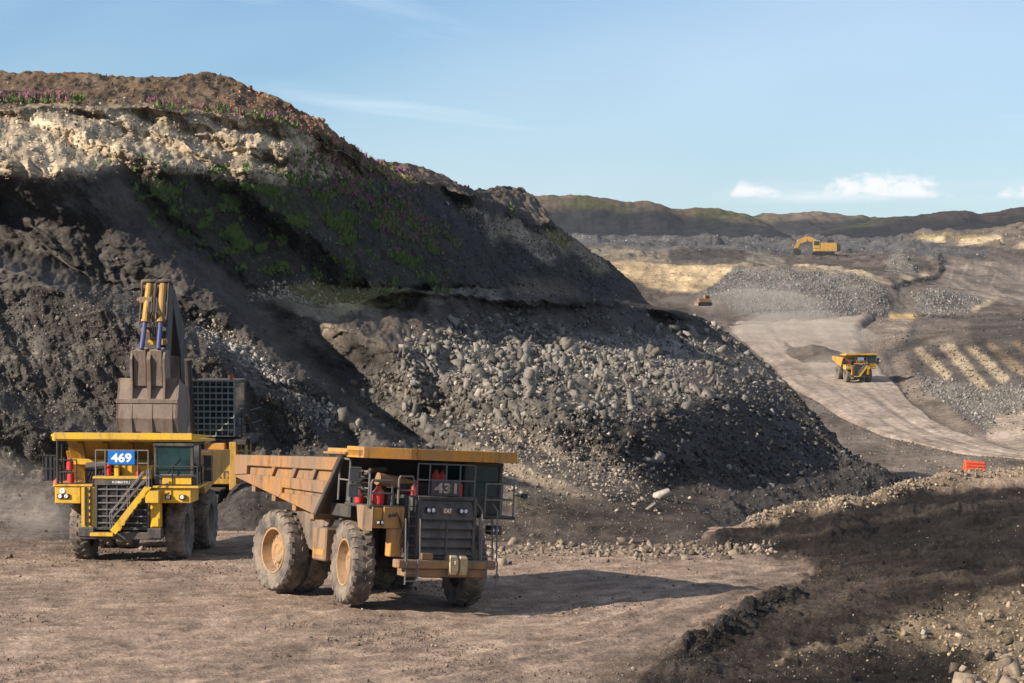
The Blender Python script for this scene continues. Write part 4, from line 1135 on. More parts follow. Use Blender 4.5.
for key, par, mat in (('heap', heap, M_heaprock), ('ground', ground, M_tanrock)):
    L = sorted(BIG[key], key=lambda b: -b[0])[:260]
    for k, (s_, p_, r_, c_) in enumerate(L):
        rock_obj('rock', int(RNG.integers(0, 12)), (p_[0], p_[1], p_[2] + r_ * 0.08), r_, mat, par, tuple(RNG.uniform((0.9, 0.65, 0.5), (1.35, 1.05, 0.95))))

def on_sheet(PP, pxx, pyy, x, y):
    """nearest vertex of a sheet to a pixel: where a thing stands"""
    k = np.argmin((pxx - x) ** 2 + (pyy - y) ** 2)
    return PP.reshape(-1, 3)[k]
M_pale = rock_mat_flat('pale_slab', (0.50, 0.44, 0.36))
def boulder(x, y, wpx, label, group=None, mat=M_tanrock, sheet='g', sc=(1, 1, 1), rot=None, k=None, lift=0.2):
    p = on_sheet(*((GROUND_P, GROUND_PX, GROUND_PY) if sheet == 'g' else (PW, WPX, WPY)), x, y)
    r = wpx * 0.5 * p[1] / F
    o = rock_obj('boulder', k if k is not None else int(RNG.integers(0, 12)), (p[0], p[1], p[2] + r * lift), r, mat, None, sc, rot)
    return tag(o, label, 'boulder', group)
boulder(661, 499, 25, 'long whitish slab of rock lying alone on the brown talus', None, M_pale, 'w', (1.15, 0.75, 0.75), (0.1, -0.35, 0.25), 8, 0.35)
boulder(650, 510, 13, 'smaller pale slab broken off below the long whitish one', None, M_pale, 'w', (1.1, 0.7, 0.7), (0.1, -0.6, 0.2), 10, 0.35)
boulder(690, 499, 6, 'small pale stone right of the long whitish slab', None, M_pale, 'w', (0.7, 0.6, 1.1), (0, 0.3, 0), 3, 0.4)
boulder(503, 566, 14, 'squarish tan boulder alone on the floor beside the parked truck shadow', None, M_tanrock)
boulder(624, 543, 14, 'tallest pale block in the row of rubble at the floor edge', None, M_tanrock, 'g', (0.8, 0.8, 1.3), (0.1, 0.2, 0.4), 4)
boulder(923, 633, 10, 'white stone standing on the dark coal ramp beside black clods', None, M_pale, 'g', (1.0, 0.8, 0.8))
boulder(985, 660, 22, 'upright grey tan boulder among the rubble at lower right', None, M_tanrock, 'g', (0.9, 0.8, 1.2), (0.2, 0.1, 0.9))
boulder(967, 686, 40, 'broad flat grey boulder cut by the bottom edge, left of its twin', None, M_tanrock, 'g', (1.0, 0.95, 0.95), (0.2, 0.3, 0.9), 7, 0.0)
boulder(1013, 689, 40, 'broad flat grey boulder in the bottom right corner', None, M_tanrock, 'g', (1.0, 0.95, 0.9), (0.4, -0.2, 1.5), 9, 0.0)
boulder(1001, 655, 16, 'rusty tan lump on the rubble behind the corner boulders', None, M_tanrock, 'g')
boulder(983, 622, 12, 'angular tan stone at the upper edge of the pale rubble', None, M_tanrock, 'g', (0.8, 0.8, 1.2))

# ------------------------------------------------------------------ plants on the old faces
def leaf_mat(name, ca_, cb_):
    m, t, b = new_mat(name)
    g_ = nnode(t, 'ShaderNodeNewGeometry')
    c = ramp_node(t, g_.outputs['Random Per Island'], [(0, ca_), (1, cb_)])
    t.links.new(c, b.inputs['Base Color']); b.inputs['Roughness'].default_value = 0.7
    return m
M_leaf = leaf_mat('green_leaves', (0.065, 0.115, 0.018), (0.13, 0.19, 0.042))
M_fire = leaf_mat('pink_flowers', (0.20, 0.06, 0.11), (0.34, 0.12, 0.19))
M_dry = leaf_mat('dry_grass', (0.20, 0.18, 0.06), (0.32, 0.29, 0.12))
def tufts(mask, n, h0, h1, mat, name, label, P=PW, px=WPX, py=WPY, extra=None, blades=6, wide=0.28, base=0.0, clump=0.0):
    ex = hi_ if extra is None else extra
    if clump:
        ex = ex * smooth(clump - 0.12, clump + 0.12, fbm(np.stack([px * 0.045, py * 0.06, px * 0 + 12], -1), 3, 0.6) + 0.3)
    i = pick(P, px, py, mask, n, ex)
    pos = P.reshape(-1, 3)[i] + np.array([0, 0, base])
    h = RNG.uniform(h0, h1, n) * np.clip(pos[:, 1] / 180, 0.9, 2)
    V = np.zeros((n, blades, 3, 3))
    a = RNG.uniform(0, 2 * np.pi, (n, blades)); lean = RNG.uniform(0.15, 0.9, (n, blades))
    r = h[:, None] * wide
    bx = np.cos(a) * r * 0.6; by = np.sin(a) * r * 0.6
    w = r * RNG.uniform(0.5, 1.1, (n, blades))
    up = h[:, None] * RNG.uniform(0.55, 1.0, (n, blades))
    c_ = pos[:, None, :]
    tipx = np.cos(a) * lean * h[:, None] * 0.6; tipy = np.sin(a) * lean * h[:, None] * 0.6
    V[..., 0, :] = c_ + np.stack([bx - np.sin(a) * w, by + np.cos(a) * w, up * 0.15], -1)
    V[..., 1, :] = c_ + np.stack([bx + np.sin(a) * w, by - np.cos(a) * w, up * 0.3], -1)
    V[..., 2, :] = c_ + np.stack([tipx, tipy, up], -1)
    V = V.reshape(-1, 3)
    o = link(name, mesh_from(name, V, np.arange(len(V)).reshape(-1, 3), None, mat))
    return tag(o, label, 'plants', kind='stuff')
tufts(m_green, 4600, 0.12, 0.42, M_leaf, 'greenery', 'green weeds growing in patches down the dark upper slope', clump=0.47)
f_line = np.clip(strokemask([(-60, 101), (80, 100)], 7, 3) + 0.6 * strokemask([(150, 104), (285, 121)], 4, 3) + 0.5 * strokemask([(285, 122), (345, 152), (372, 166)], 6, 4) + 0.9 * strokemask([(376, 166), (412, 181)], 5, 3) + 0.35 * polymask([(285, 160), (330, 150), (400, 190), (440, 240), (400, 250)], 8)
                 + 0.5 * strokemask([(446, 238), (458, 246)], 5, 3) + 0.5 * strokemask([(508, 208), (516, 214)], 4, 2) + 0.3 * strokemask([(150, 175), (180, 205)], 8, 5), 0, 1)
tufts(f_line, 900, 0.2, 0.45, M_leaf, 'greenery', 'green stems of the flowers along the cliff rim')
tufts(f_line, 1300, 0.14, 0.32, M_fire, 'wildflowers', 'pink purple wildflowers along the cliff rim and the slope', base=0.16, wide=0.2, blades=4, clump=0.25)
tufts(m_grass, 1200, 0.10, 0.28, M_dry, 'grass', 'yellowed short grass on the flat of the middle bench')
tufts(np.clip(strokemask([(372, 170), (410, 184)], 6, 3) + strokemask([(548, 236), (565, 246)], 5, 3), 0, 1), 300, 0.2, 0.4, M_dry, 'grass', 'yellowed grass along the upper rim of the slope')
rm_ = polymask([(660, 540), (760, 495), (850, 470), (900, 470), (915, 500), (800, 520)], 4)
v, t, c = scatter('rubble', RGP, RGX, RGY, [(rm_, 1500, 1.3, 6.0, 2.2, (0.06, 0.055, 0.05), 0.6, None)], 'far', 99)
o = link('rubble', mesh_from('rubble', v, t, c, M_rock), ridge); tag(o, kind='stuff')
# ------------------------------------------------------------------ machine-building kit
class MB:
    """collects boxes, bars, tubes and plates, then links them as one mesh object.
    Own axes: x = right as seen from the front, f = forward, z = up (forward is -Y)."""
    def __init__(s): s.v = []; s.f = []
    def add(s, vs, fs):
        o = len(s.v)
        s.v += [(a[0], -a[1], a[2]) for a in vs]
        s.f += [tuple(o + i for i in f) for f in fs]
        return s
    def box(s, x0, x1, f0, f1, z0, z1):
        vs = [(x, f, z) for x in (x0, x1) for f in (f0, f1) for z in (z0, z1)]
        return s.add(vs, [(0, 1, 3, 2), (4, 6, 7, 5), (0, 4, 5, 1), (2, 3, 7, 6), (0, 2, 6, 4), (1, 5, 7, 3)])
    def bar(s, a, b, w, h=None, up=(0, 0, 1)):
        a = Vector(a); b = Vector(b); h = h or w
        d = (b - a).normalized(); u = Vector(up)
        if abs(d.dot(u)) > 0.97: u = Vector((0, 1, 0))
        r = d.cross(u).normalized(); u = r.cross(d)
        vs = [p + r * sx * w / 2 + u * sy * h / 2 for p in (a, b) for sx, sy in ((-1, -1), (1, -1), (1, 1), (-1, 1))]
        return s.add([tuple(p) for p in vs], [(3, 2, 1, 0), (4, 5, 6, 7), (0, 1, 5, 4), (1, 2, 6, 5), (2, 3, 7, 6), (3, 0, 4, 7)])
    def tube(s, pts, r, seg=6, r2=None):
        pts = [Vector(p) for p in pts]
        n = len(pts); rings = []
        prev = None
        for i, p in enumerate(pts):
            d = (pts[min(i + 1, n - 1)] - pts[max(i - 1, 0)]).normalized()
            u = prev if prev is not None else (Vector((0, 0, 1)) if abs(d.z) < 0.9 else Vector((1, 0, 0)))
            a = d.cross(u).normalized(); u = a.cross(d); prev = u
            rr = r if r2 is None else r + (r2 - r) * i / (n - 1)
            rings.append([p + (a * math.cos(t) + u * math.sin(t)) * rr for t in [2 * math.pi * k / seg for k in range(seg)]])
        vs = [tuple(q) for g in rings for q in g]
        fs = [(i * seg + k, i * seg + (k + 1) % seg, (i + 1) * seg + (k + 1) % seg, (i + 1) * seg + k) for i in range(n - 1) for k in range(seg)]
        fs += [tuple(range(seg))[::-1], tuple((n - 1) * seg + k for k in range(seg))]
        return s.add(vs, fs)
    def rail(s, posts, z0, z1, r=0.035, mids=1):
        """handrail: posts [(x,f)...], from z0 up to z1, with a top bar and middle bars"""
        for x, f in posts: s.tube([(x, f, z0), (x, f, z1)], r, 5)
        for k in range(mids + 1):
            z = z1 - (z1 - z0) * k / (mids + 1)
            for a, b in zip(posts[:-1], posts[1:]): s.tube([(a[0], a[1], z), (b[0], b[1], z)], r, 5)
        return s
    def prism(s, poly, x0, x1):
        """outline [(f,z)...] carried from x0 to x1"""
        n = len(poly)
        vs = [(x0, f, z) for f, z in poly] + [(x1, f, z) for f, z in poly]
        fs = [tuple(range(n)), tuple(range(2 * n - 1, n - 1, -1))] + [(i, (i + 1) % n + 0, (i + 1) % n + n, i + n)[::-1] for i in range(n)]
        return s.add(vs, fs)
    def plate(s, top, bottom):
        n = len(top)
        fs = [tuple(range(n)), tuple(range(2 * n - 1, n - 1, -1))] + [(i, i + n, (i + 1) % n + n, (i + 1) % n) for i in range(n)]
        return s.add(list(top) + list(bottom), fs)
    def lathe(s, prof, seg=40, cx=0, cf=0, cz=0, ax='x'):
        """profile [(along axis, radius)] turned about an axis"""
        vs = []
        for a, r in prof:
            for k in range(seg):
                t = 2 * math.pi * k / seg
                c, n_ = r * math.cos(t), r * math.sin(t)
                vs.append((cx + a, cf + c, cz + n_) if ax == 'x' else (cx + c, cf + n_, cz + a) if ax == 'z' else (cx + c, cf + a, cz + n_))
        n = len(prof)
        fs = [(i * seg + k, i * seg + (k + 1) % seg, (i + 1) * seg + (k + 1) % seg, (i + 1) * seg + k) for i in range(n - 1) for k in range(seg)]
        return s.add(vs, fs)
    def build(s, name, mat, parent=None, bevel=0.0, smooth=False):
        me = bpy.data.meshes.new(name)
        me.from_pydata(s.v, [], s.f)
        bm = bmesh.new(); bm.from_mesh(me)
        bmesh.ops.recalc_face_normals(bm, faces=bm.faces)
        if bevel:
            eds = [e for e in bm.edges if len(e.link_faces) == 2 and e.calc_face_angle(0) > 0.6]
            bmesh.ops.bevel(bm, geom=eds, offset=bevel, segments=1, affect='EDGES', clamp_overlap=True)
        bm.to_mesh(me); bm.free()
        if smooth:
            me.polygons.foreach_set('use_smooth', np.ones(len(me.polygons), bool))
            me.set_sharp_from_angle(angle=math.radians(38))
        me.materials.append(mat)
        return link(name, me, parent)

def paint_mat(name, col, dust=(0.22, 0.165, 0.12), amt=0.45, rough=0.5, sc=1.6, streak=True, metal=0.0, grime=0.75):
    """painted or bare steel with dust settled on it, thicker on ledges, in streaks and smears"""
    m, t, b = new_mat(name)
    tcn = nnode(t, 'ShaderNodeTexCoord')
    mp = nnode(t, 'ShaderNodeMapping')
    mp.inputs['Scale'].default_value = (1.0, 1.0, 0.28 if streak else 1.0)
    t.links.new(tcn.outputs['Object'], mp.inputs['Vector'])
    n1 = noise_node(t, sc, 6, 0.65, vec=mp.outputs[0])
    n2 = noise_node(t, sc * 7, 4, 0.7, vec=tcn.outputs['Object'])
    g_ = nnode(t, 'ShaderNodeNewGeometry')
    sp = nnode(t, 'ShaderNodeSeparateXYZ'); t.links.new(g_.outputs['Normal'], sp.inputs[0])
    up = nnode(t, 'ShaderNodeMath', operation='MULTIPLY_ADD', use_clamp=True)
    t.links.new(sp.outputs['Z'], up.inputs[0]); up.inputs[1].default_value = 0.55; up.inputs[2].default_value = 0.0
    k = ramp_node(t, n1, [(0.40, 0.0), (0.60, 1.0)])
    k2 = nnode(t, 'ShaderNodeMath', operation='MULTIPLY_ADD', use_clamp=True)
    t.links.new(k, k2.inputs[0]); k2.inputs[1].default_value = amt
    t.links.new(up.outputs[0], k2.inputs[2])
    k3 = nnode(t, 'ShaderNodeMath', operation='MULTIPLY', use_clamp=True)
    t.links.new(k2.outputs[0], k3.inputs[0]); t.links.new(ramp_node(t, n2, [(0.25, 0.6), (0.7, 1.15)]), k3.inputs[1])
    base = mix_node(t, 1.0, col, ramp_node(t, n2, [(0.3, 0.78), (0.7, 1.15)]), 'MULTIPLY')
    c = mix_node(t, k3.outputs[0], base, dust)
    mp2 = nnode(t, 'ShaderNodeMapping'); mp2.inputs['Scale'].default_value = (2.2, 2.2, 0.35); mp2.inputs['Location'].default_value = (3.1, 1.7, 0.4)
    t.links.new(tcn.outputs['Object'], mp2.inputs['Vector'])
    c = mix_node(t, 1.0, c, ramp_node(t, noise_node(t, 1.5, 6, 0.7, vec=mp2.outputs[0]), [(0.30, 1.0 - 0.75 * grime), (0.46, 1.0), (0.75, 1.06)]), 'MULTIPLY')
    t.links.new(c, b.inputs['Base Color'])
    r = nnode(t, 'ShaderNodeMapRange'); t.links.new(k3.outputs[0], r.inputs[0]); r.inputs[3].default_value = rough; r.inputs[4].default_value = 0.92
    t.links.new(r.outputs[0], b.inputs['Roughness'])
    b.inputs['Metallic'].default_value = metal
    b.inputs['Specular IOR Level'].default_value = 0.35
    return m
MT = {
 'yellow': paint_mat('yellow_paint', (0.72, 0.42, 0.025), amt=0.34, rough=0.42, grime=0.55),
 'orange': paint_mat('orange_paint', (0.56, 0.245, 0.028), amt=0.5),
 'body': paint_mat('dusty_body_paint', (0.34, 0.165, 0.055), dust=(0.185, 0.128, 0.088), amt=1.0, sc=1.1),
 'dusty': paint_mat('dust_caked_steel', (0.12, 0.09, 0.065), dust=(0.22, 0.165, 0.122), amt=0.9),
 'bodyy': paint_mat('yellow_body_paint', (0.55, 0.29, 0.03), dust=(0.26, 0.17, 0.09), amt=0.55, sc=0.9),
 'tan': paint_mat('tan_dusty_paint', (0.30, 0.165, 0.07), dust=(0.205, 0.148, 0.105), amt=0.8),
 'cream': paint_mat('cream_hook_paint', (0.62, 0.46, 0.25), dust=(0.36, 0.27, 0.18), amt=0.5),
 'dark': paint_mat('dark_steel', (0.030, 0.029, 0.030), dust=(0.12, 0.095, 0.075), amt=0.45),
 'darker': paint_mat('greasy_shaded_steel', (0.018, 0.017, 0.017), dust=(0.07, 0.058, 0.047), amt=0.4),
 'grille': paint_mat('grey_grille_paint', (0.050, 0.048, 0.047), dust=(0.165, 0.135, 0.110), amt=0.6),
 'grey': paint_mat('grey_rail_paint', (0.14, 0.14, 0.145), amt=0.4),
 'guard': paint_mat('grey_guard_paint', (0.30, 0.31, 0.30), amt=0.3, grime=0.4),
 'faryellow': paint_mat('weathered_yellow_paint', (0.60, 0.33, 0.045), dust=(0.30, 0.22, 0.14), amt=0.6),
 'black': paint_mat('black_rail_paint', (0.025, 0.025, 0.027), dust=(0.10, 0.085, 0.07), amt=0.3),
 'tyre': paint_mat('tyre_rubber', (0.075, 0.067, 0.060), dust=(0.235, 0.185, 0.142), amt=0.95, rough=0.85, sc=2.0, streak=False),
 'rim': paint_mat('tan_rim_paint', (0.41, 0.225, 0.09), dust=(0.28, 0.197, 0.132), amt=0.75, sc=2.0),
 'rimg': paint_mat('grey_rim_paint', (0.15, 0.14, 0.13), amt=0.6, sc=2.0),
 'red': paint_mat('red_paint', (0.55, 0.020, 0.018), amt=0.15),
 'bucket': paint_mat('worn_bucket_steel', (0.15, 0.105, 0.078), dust=(0.26, 0.195, 0.15), amt=0.7, sc=1.2),
 'blue': paint_mat('blue_sleeve', (0.010, 0.040, 0.20), amt=0.35),
 'signblue': paint_mat('blue_board', (0.006, 0.15, 0.56), amt=0.03, rough=0.4, grime=0.1),
 'signbrown': paint_mat('brown_board', (0.075, 0.058, 0.062), dust=(0.15, 0.12, 0.10), amt=0.35),
 'white': paint_mat('white_lettering', (0.80, 0.80, 0.80), amt=0.05, grime=0.1),
 'beige': paint_mat('faded_lettering', (0.42, 0.34, 0.26), amt=0.25),
 'plastic': paint_mat('orange_plastic', (0.80, 0.085, 0.022), amt=0.10, rough=0.45),
 'carpaint': paint_mat('dark_car_paint', (0.02, 0.022, 0.026), amt=0.35),
}
def glass_mat(name, col):
    m, t, b = new_mat(name)
    t.links.new(ramp_node(t, noise_node(t, 1.3, 4, 0.6), [(0.35, tuple(x * 0.5 for x in col)), (0.7, col)]), b.inputs['Base Color'])
    b.inputs['Roughness'].default_value = 0.08
    b.inputs['Specular IOR Level'].default_value = 0.7
    b.inputs['Coat Weight'].default_value = 0.5
    return m
MT['glass'] = glass_mat('cab_glass', (0.018, 0.055, 0.058))
m_, t_, b_ = new_mat('lamp_glass')
t_.links.new(ramp_node(t_, noise_node(t_, 9.0, 2), [(0.3, (0.55, 0.55, 0.53)), (0.7, (0.85, 0.85, 0.82))]), b_.inputs['Base Color'])
b_.inputs['Roughness'].default_value = 0.15
MT['lamp'] = m_

def lettering(name, text, x0, x1, z0, z1, f, mat, parent, depth=0.012, bold=0.02, fit=True):
    """flat raised characters filling a rectangle on a face that looks forward"""
    cu = bpy.data.curves.new(name, 'FONT')
    cu.body = text; cu.size = 1.0; cu.extrude = 0.02; cu.offset = bold; cu.resolution_u = 3
    o = bpy.data.objects.new(name, cu); COL.objects.link(o)
    bpy.context.view_layer.update()
    me = bpy.data.meshes.new_from_object(o.evaluated_get(bpy.context.evaluated_depsgraph_get()))
    bpy.data.objects.remove(o); bpy.data.curves.remove(cu)
    n = len(me.vertices); co = np.zeros(n * 3); me.vertices.foreach_get('co', co); co = co.reshape(-1, 3)
    lo = co.min(0); hi = co.max(0)
    u = (co - lo) / (hi - lo)
    out = np.stack([x0 + u[:, 0] * (x1 - x0), -(f + u[:, 2] * depth), z0 + u[:, 1] * (z1 - z0)], -1)
    me.vertices.foreach_set('co', out.reshape(-1)); me.update()
    me.materials.clear(); me.materials.append(mat); me.name = name
    return link(name, me, parent)

def empty(name, loc, rot=(0, 0, 0), sc=1.0, parent=None):
    o = bpy.data.objects.new(name, None); COL.objects.link(o)
    o.location = loc; o.rotation_euler = rot; o.scale = (sc, sc, sc)
    o.empty_display_size = 0.5
    if parent is not None: o.parent = parent
    return o
def copy_tree(o, parent=None):
    c = o.copy(); COL.objects.link(c); c.parent = parent
    for ch in list(o.children): copy_tree(ch, c)
    return c

TYRE_ME = {}
def wheel(parent, x, f, R=1.35, w=0.76, side=-1, steer=0.0, rimmat='rim', roll=0.0, n=22):
    """big earthmover wheel; side = which way the open face looks"""
    e = empty('wheel', (x, -f, R - 0.045), (roll, 0, steer), 1.0, parent)
    key = (R, w, rimmat)
    if key not in TYRE_ME:
        mb = MB()
        h = w / 2
        prof = [(-h * 0.72, R * 0.545), (-h * 0.86, R * 0.60), (-h * 0.99, R * 0.74), (-h, R * 0.84), (-h * 0.93, R * 0.925), (-h * 0.80, R * 0.955), (0, R * 0.965),
                (h * 0.80, R * 0.955), (h * 0.93, R * 0.925), (h, R * 0.84), (h * 0.99, R * 0.74), (h * 0.86, R * 0.60), (h * 0.72, R * 0.545)]
        mb.lathe(prof, 56)
        # tread blocks: slanted lugs on each shoulder and a broken centre row
        for k in range(n):
            for sd in (-1, 1):
                t0 = 2 * math.pi * (k + (0.5 if sd > 0 else 0)) / n
                dt = 2 * math.pi / n
                def P_(a, t, r): return (a, r * math.cos(t), r * math.sin(t))
                a0, a1, a2 = sd * h * 0.16, sd * h * 0.62, sd * h * 1.005
                ts = [t0 + 0.10 * dt, t0 + 0.30 * dt, t0 + 0.30 * dt]; wd = [0.50 * dt, 0.58 * dt, 0.60 * dt]
                rb, rt = [R * 0.95, R * 0.94, R * 0.86], [R * 1.0, R * 0.998, R * 0.945]
                vs = []
                for a, t, ww, r0, r1 in zip((a0, a1, a2), ts, wd, rb, rt):
                    vs += [P_(a, t, r0), P_(a, t + ww, r0), P_(a, t + ww * 0.9, r1), P_(a, t + ww * 0.1, r1)]
                fs = [(0, 1, 2, 3), (11, 10, 9, 8)]
                for i in (0, 4):
                    fs += [(i, i + 4, i + 5, i + 1), (i + 1, i + 5, i + 6, i + 2), (i + 2, i + 6, i + 7, i + 3), (i + 3, i + 7, i + 4, i)]
                mb.add(vs, fs)
        ty = mb.build('tyre', MT['tyre'], e)
        rm = MB()
        r0 = R * 0.56
        rm.lathe([(-h * 0.5, r0 * 0.98), (h * 0.80, r0 * 1.02), (h * 0.86, r0), (h * 0.84, r0 * 0.93), (h * 0.55, r0 * 0.90), (h * 0.30, r0 * 0.86), (h * 0.02, r0 * 0.82), (h * 0.0, r0 * 0.62),
                  (h * 0.10, r0 * 0.58), (h * 0.34, r0 * 0.50), (h * 0.38, r0 * 0.28), (h * 0.30, r0 * 0.24), (h * 0.30, 0.001)], 36)
        for k in range(16):
            a = 2 * math.pi * k / 16
            cy, cz = r0 * 0.72 * math.cos(a), r0 * 0.72 * math.sin(a)
            rm.box(h * 0.0, h * 0.09, cy - 0.03, cy + 0.03, cz - 0.03, cz + 0.03)
        ri = rm.build('rim', MT[rimmat], e, smooth=True)
        TYRE_ME[key] = (ty.data, ri.data)
    else:
        ty = link('tyre', TYRE_ME[key][0], e)
        ri = link('rim', TYRE_ME[key][1], e)
    if side < 0: ri.rotation_euler = (0, 0, math.pi)
    return e
# ------------------------------------------------------------------ dump truck 431: orange, turned three quarters
def truck_orange():
    yaw, roll, s = 0.5767, 0.0704, 1.06
    r = Vector((math.cos(yaw), math.sin(yaw), 0)); h = Vector((math.sin(yaw), -math.cos(yaw), 0)); k = Vector((0, 0, 1))
    r2 = r * math.cos(roll) - k * math.sin(roll); k2 = k * math.cos(roll) + r * math.sin(roll)
    M = Matrix((r2, -h, k2)).transposed()
    T = empty('dump_truck', (-6.2424, 116.4795, 0.0066), (0, 0, 0), s)
    T.rotation_euler = M.to_euler()
    tag(T, 'dusty orange dump truck turned three quarters right with empty tan tipper body, board 431', 'dump truck', 'dump trucks in the pit')
    # running gear
    for x, f, sd, st in ((-2.1, 4.57, -1, math.radians(-14)), (2.1, 4.57, 1, math.radians(-14))): wheel(T, x, f, side=sd, steer=st, roll=0.3 * x)
    for x, sd in ((-2.18, -1), (-1.32, -1), (1.32, 1), (2.18, 1)): wheel(T, x, 0, side=sd, roll=x)
    c = MB()
    for sx in (-0.62, 0.62): c.box(sx - 0.18, sx + 0.18, -1.3, 6.3, 1.25, 1.85)
    c.tube([(-1.9, 0, 1.32), (1.9, 0, 1.32)], 0.48, 14)
    c.lathe([(-0.6, 0.5), (-0.4, 0.72), (0.4, 0.72), (0.6, 0.5)], 16, 0, 0.1, 1.35)
    c.tube([(-1.6, 4.57, 1.35), (1.6, 4.57, 1.35)], 0.26, 10)
    for sx in (-1, 1):
        c.tube([(sx * 1.45, 4.57, 1.0), (sx * 1.35, 4.5, 2.9)], 0.24, 10)
        c.tube([(sx * 0.9, 1.0, 1.3), (sx * 0.8, 3.2, 2.7)], 0.19, 10)
    c.box(-0.62, 0.62, 5.9, 6.4, 1.0, 1.9); c.box(-1.0, 1.0, 3.9, 6.1, 1.45, 3.35)
    c.box(-0.6, 0.6, 2.2, 4.0, 0.95, 1.9)
    c.build('chassis', MT['darker'], T, 0.03)
    # tipper body: side plates with recessed panels, floor, leaning front wall
    bd = MB()
    side = [(-2.1, 4.33), (-2.02, 3.58), (3.35, 2.72), (4.80, 4.66)]
    for sx in (-1, 1):
        bd.prism(side, sx * 2.74, sx * 2.86)
    bd.plate([(-2.74, -2.05, 3.75), (2.74, -2.05, 3.75), (2.74, 3.3, 2.9), (-2.74, 3.3, 2.9)], [(-2.74, -2.02, 3.58), (2.74, -2.02, 3.58), (2.74, 3.35, 2.72), (-2.74, 3.35, 2.72)])
    for f in (-1.2, 0.2, 1.6, 2.8): bd.box(-2.7, 2.7, f - 0.12, f + 0.12, 3.10 - (f + 2) * 0.155 + 0.18, 3.58 - (f + 2) * 0.160)
    body = bd.build('tipper_body', MT['body'], T, 0.02)
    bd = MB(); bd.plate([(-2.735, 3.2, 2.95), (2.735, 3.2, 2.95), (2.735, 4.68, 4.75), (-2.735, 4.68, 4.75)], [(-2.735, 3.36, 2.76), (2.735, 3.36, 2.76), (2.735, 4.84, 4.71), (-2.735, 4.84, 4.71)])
    bd.build('front_wall', MT['darker'], body)  # grimy; the shade under the canopy is put into the dark colour too
    def zt(f): return 4.33 + (f + 2.1) * 0.0478
    def pt(f): return 4.02 + (f + 1.2) * 0.036       # top of the recessed panels
    def pb(f): return 3.74 + (f + 1.2) * 0.022       # their foot
    def bot(f): return 3.58 - (f + 2.02) * 0.160
    def frn(z): return 3.35 + (z - 2.72) * 0.747      # front edge at height z
    for sx in (-1, 1):
        xa, xb = sx * 2.86, sx * 2.97
        R_ = MB()
        R_.prism([(-2.1, zt(-2.1)), (frn(4.64), zt(4.8)), (frn(4.2), pt(4.3)), (-1.2, pt(-1.2)), (-1.2, pb(-1.2)), (-2.03, 3.66)], xa, sx * 3.0)
        R_.build('top_rail', MT['body'], body, 0.02)
        R_ = MB()
        R_.prism([(-2.03, 3.655), (-1.2, pb(-1.2) - 0.003), (frn(3.84), pb(4.2)), (frn(3.45), 3.45), (1.2, 3.45), (1.2, 3.28), (1.0, bot(1.0) + 0.02), (-2.0, 3.59)], xa, xb)
        R_.build('side_panel', MT['body'], body, 0.02)
        R_ = MB()
        R_.prism([(1.2, 3.28), (frn(3.33), 3.33), (3.36, 2.74), (1.0, bot(1.0) + 0.018)], xa, xb)
        R_.build('side_panel', MT['body'], body, 0.02)
        for f in (0.35, 1.75, 3.05):
            R_ = MB(); R_.prism([(f - 0.10, pb(f) - 0.01), (f + 0.12, pb(f) - 0.01), (f + 0.34, pt(f) + 0.01), (f + 0.12, pt(f) + 0.01)], xa, xb)
            R_.build('rib', MT['body'], body, 0.015)
        R_ = MB(); R_.bar((sx * 2.9, 3.42, 2.74), (sx * 2.9, 4.86, 4.66), 0.16, 0.14); R_.build('front_post', MT['dark'], body, 0.02)
    # canopy over the cab and deck
    cn = MB()
    out = [(-2.95, 4.0), (-2.95, 6.25), (-1.47, 6.72), (1.66, 6.72), (2.82, 6.25), (2.82, 4.0)]
    cn.plate([(x, f, 4.92 + 0.028 * (f - 4)) for x, f in out], [(x, f, 4.70 + 0.030 * (f - 4)) for x, f in out])
    can = cn.build('canopy', MT['orange'], T, 0.02)
    tp = MB()
    fr = [(-2.95, 5.2), (-2.95, 6.25), (-1.47, 6.72), (1.66, 6.72), (2.82, 6.25), (2.82, 5.2)]
    for a, b in zip(fr[:-1], fr[1:]):
        za, zb_ = 4.92 + 0.028 * (a[1] - 4), 4.92 + 0.028 * (b[1] - 4)
        tp.plate([(a[0], a[1] + 0.03, za + 0.09), (b[0], b[1] + 0.03, zb_ + 0.09), (b[0] * 0.975, b[1] - 0.06, zb_ + 0.09), (a[0] * 0.975, a[1] - 0.06, za + 0.09)],
                 [(a[0], a[1] + 0.03, za - 0.26), (b[0], b[1] + 0.03, zb_ - 0.26), (b[0] * 0.975, b[1] - 0.06, zb_ - 0.26), (a[0] * 0.975, a[1] - 0.06, za - 0.26)])
    tp.build('canopy_edge', MT['orange'], can, 0.012)
    wl = MB(); wl.plate([(-3.05, 3.9, 4.80), (-2.2, 3.9, 4.80), (-2.2, 5.5, 4.86), (-3.05, 5.3, 4.86)], [(-3.05, 3.9, 4.72), (-2.2, 3.9, 4.72), (-2.2, 5.5, 4.78), (-3.05, 5.3, 4.78)])
    wl.build('canopy_wing', MT['tan'], can, 0.01)
    # radiator with louvres
    rd = MB()
    rd.plate([(-1.1, 6.58, 3.60), (1.12, 6.58, 3.60), (1.40, 6.1, 3.60), (-1.42, 6.1, 3.60)], [(-1.1, 6.58, 1.62), (1.12, 6.58, 1.62), (1.40, 6.1, 1.62), (-1.42, 6.1, 1.62)])
    rad = rd.build('radiator', MT['grille'], T, 0.02)
    fr = MB()
    fr.box(-1.1, -0.98, 6.585, 6.70, 1.62, 3.60); fr.box(1.00, 1.12, 6.585, 6.70, 1.62, 3.60); fr.box(-0.975, 0.995, 6.585, 6.70, 3.50, 3.60); fr.box(-0.975, 0.995, 6.585, 6.70, 1.62, 1.70)
    fr.build('frame', MT['grille'], rad, 0.015)
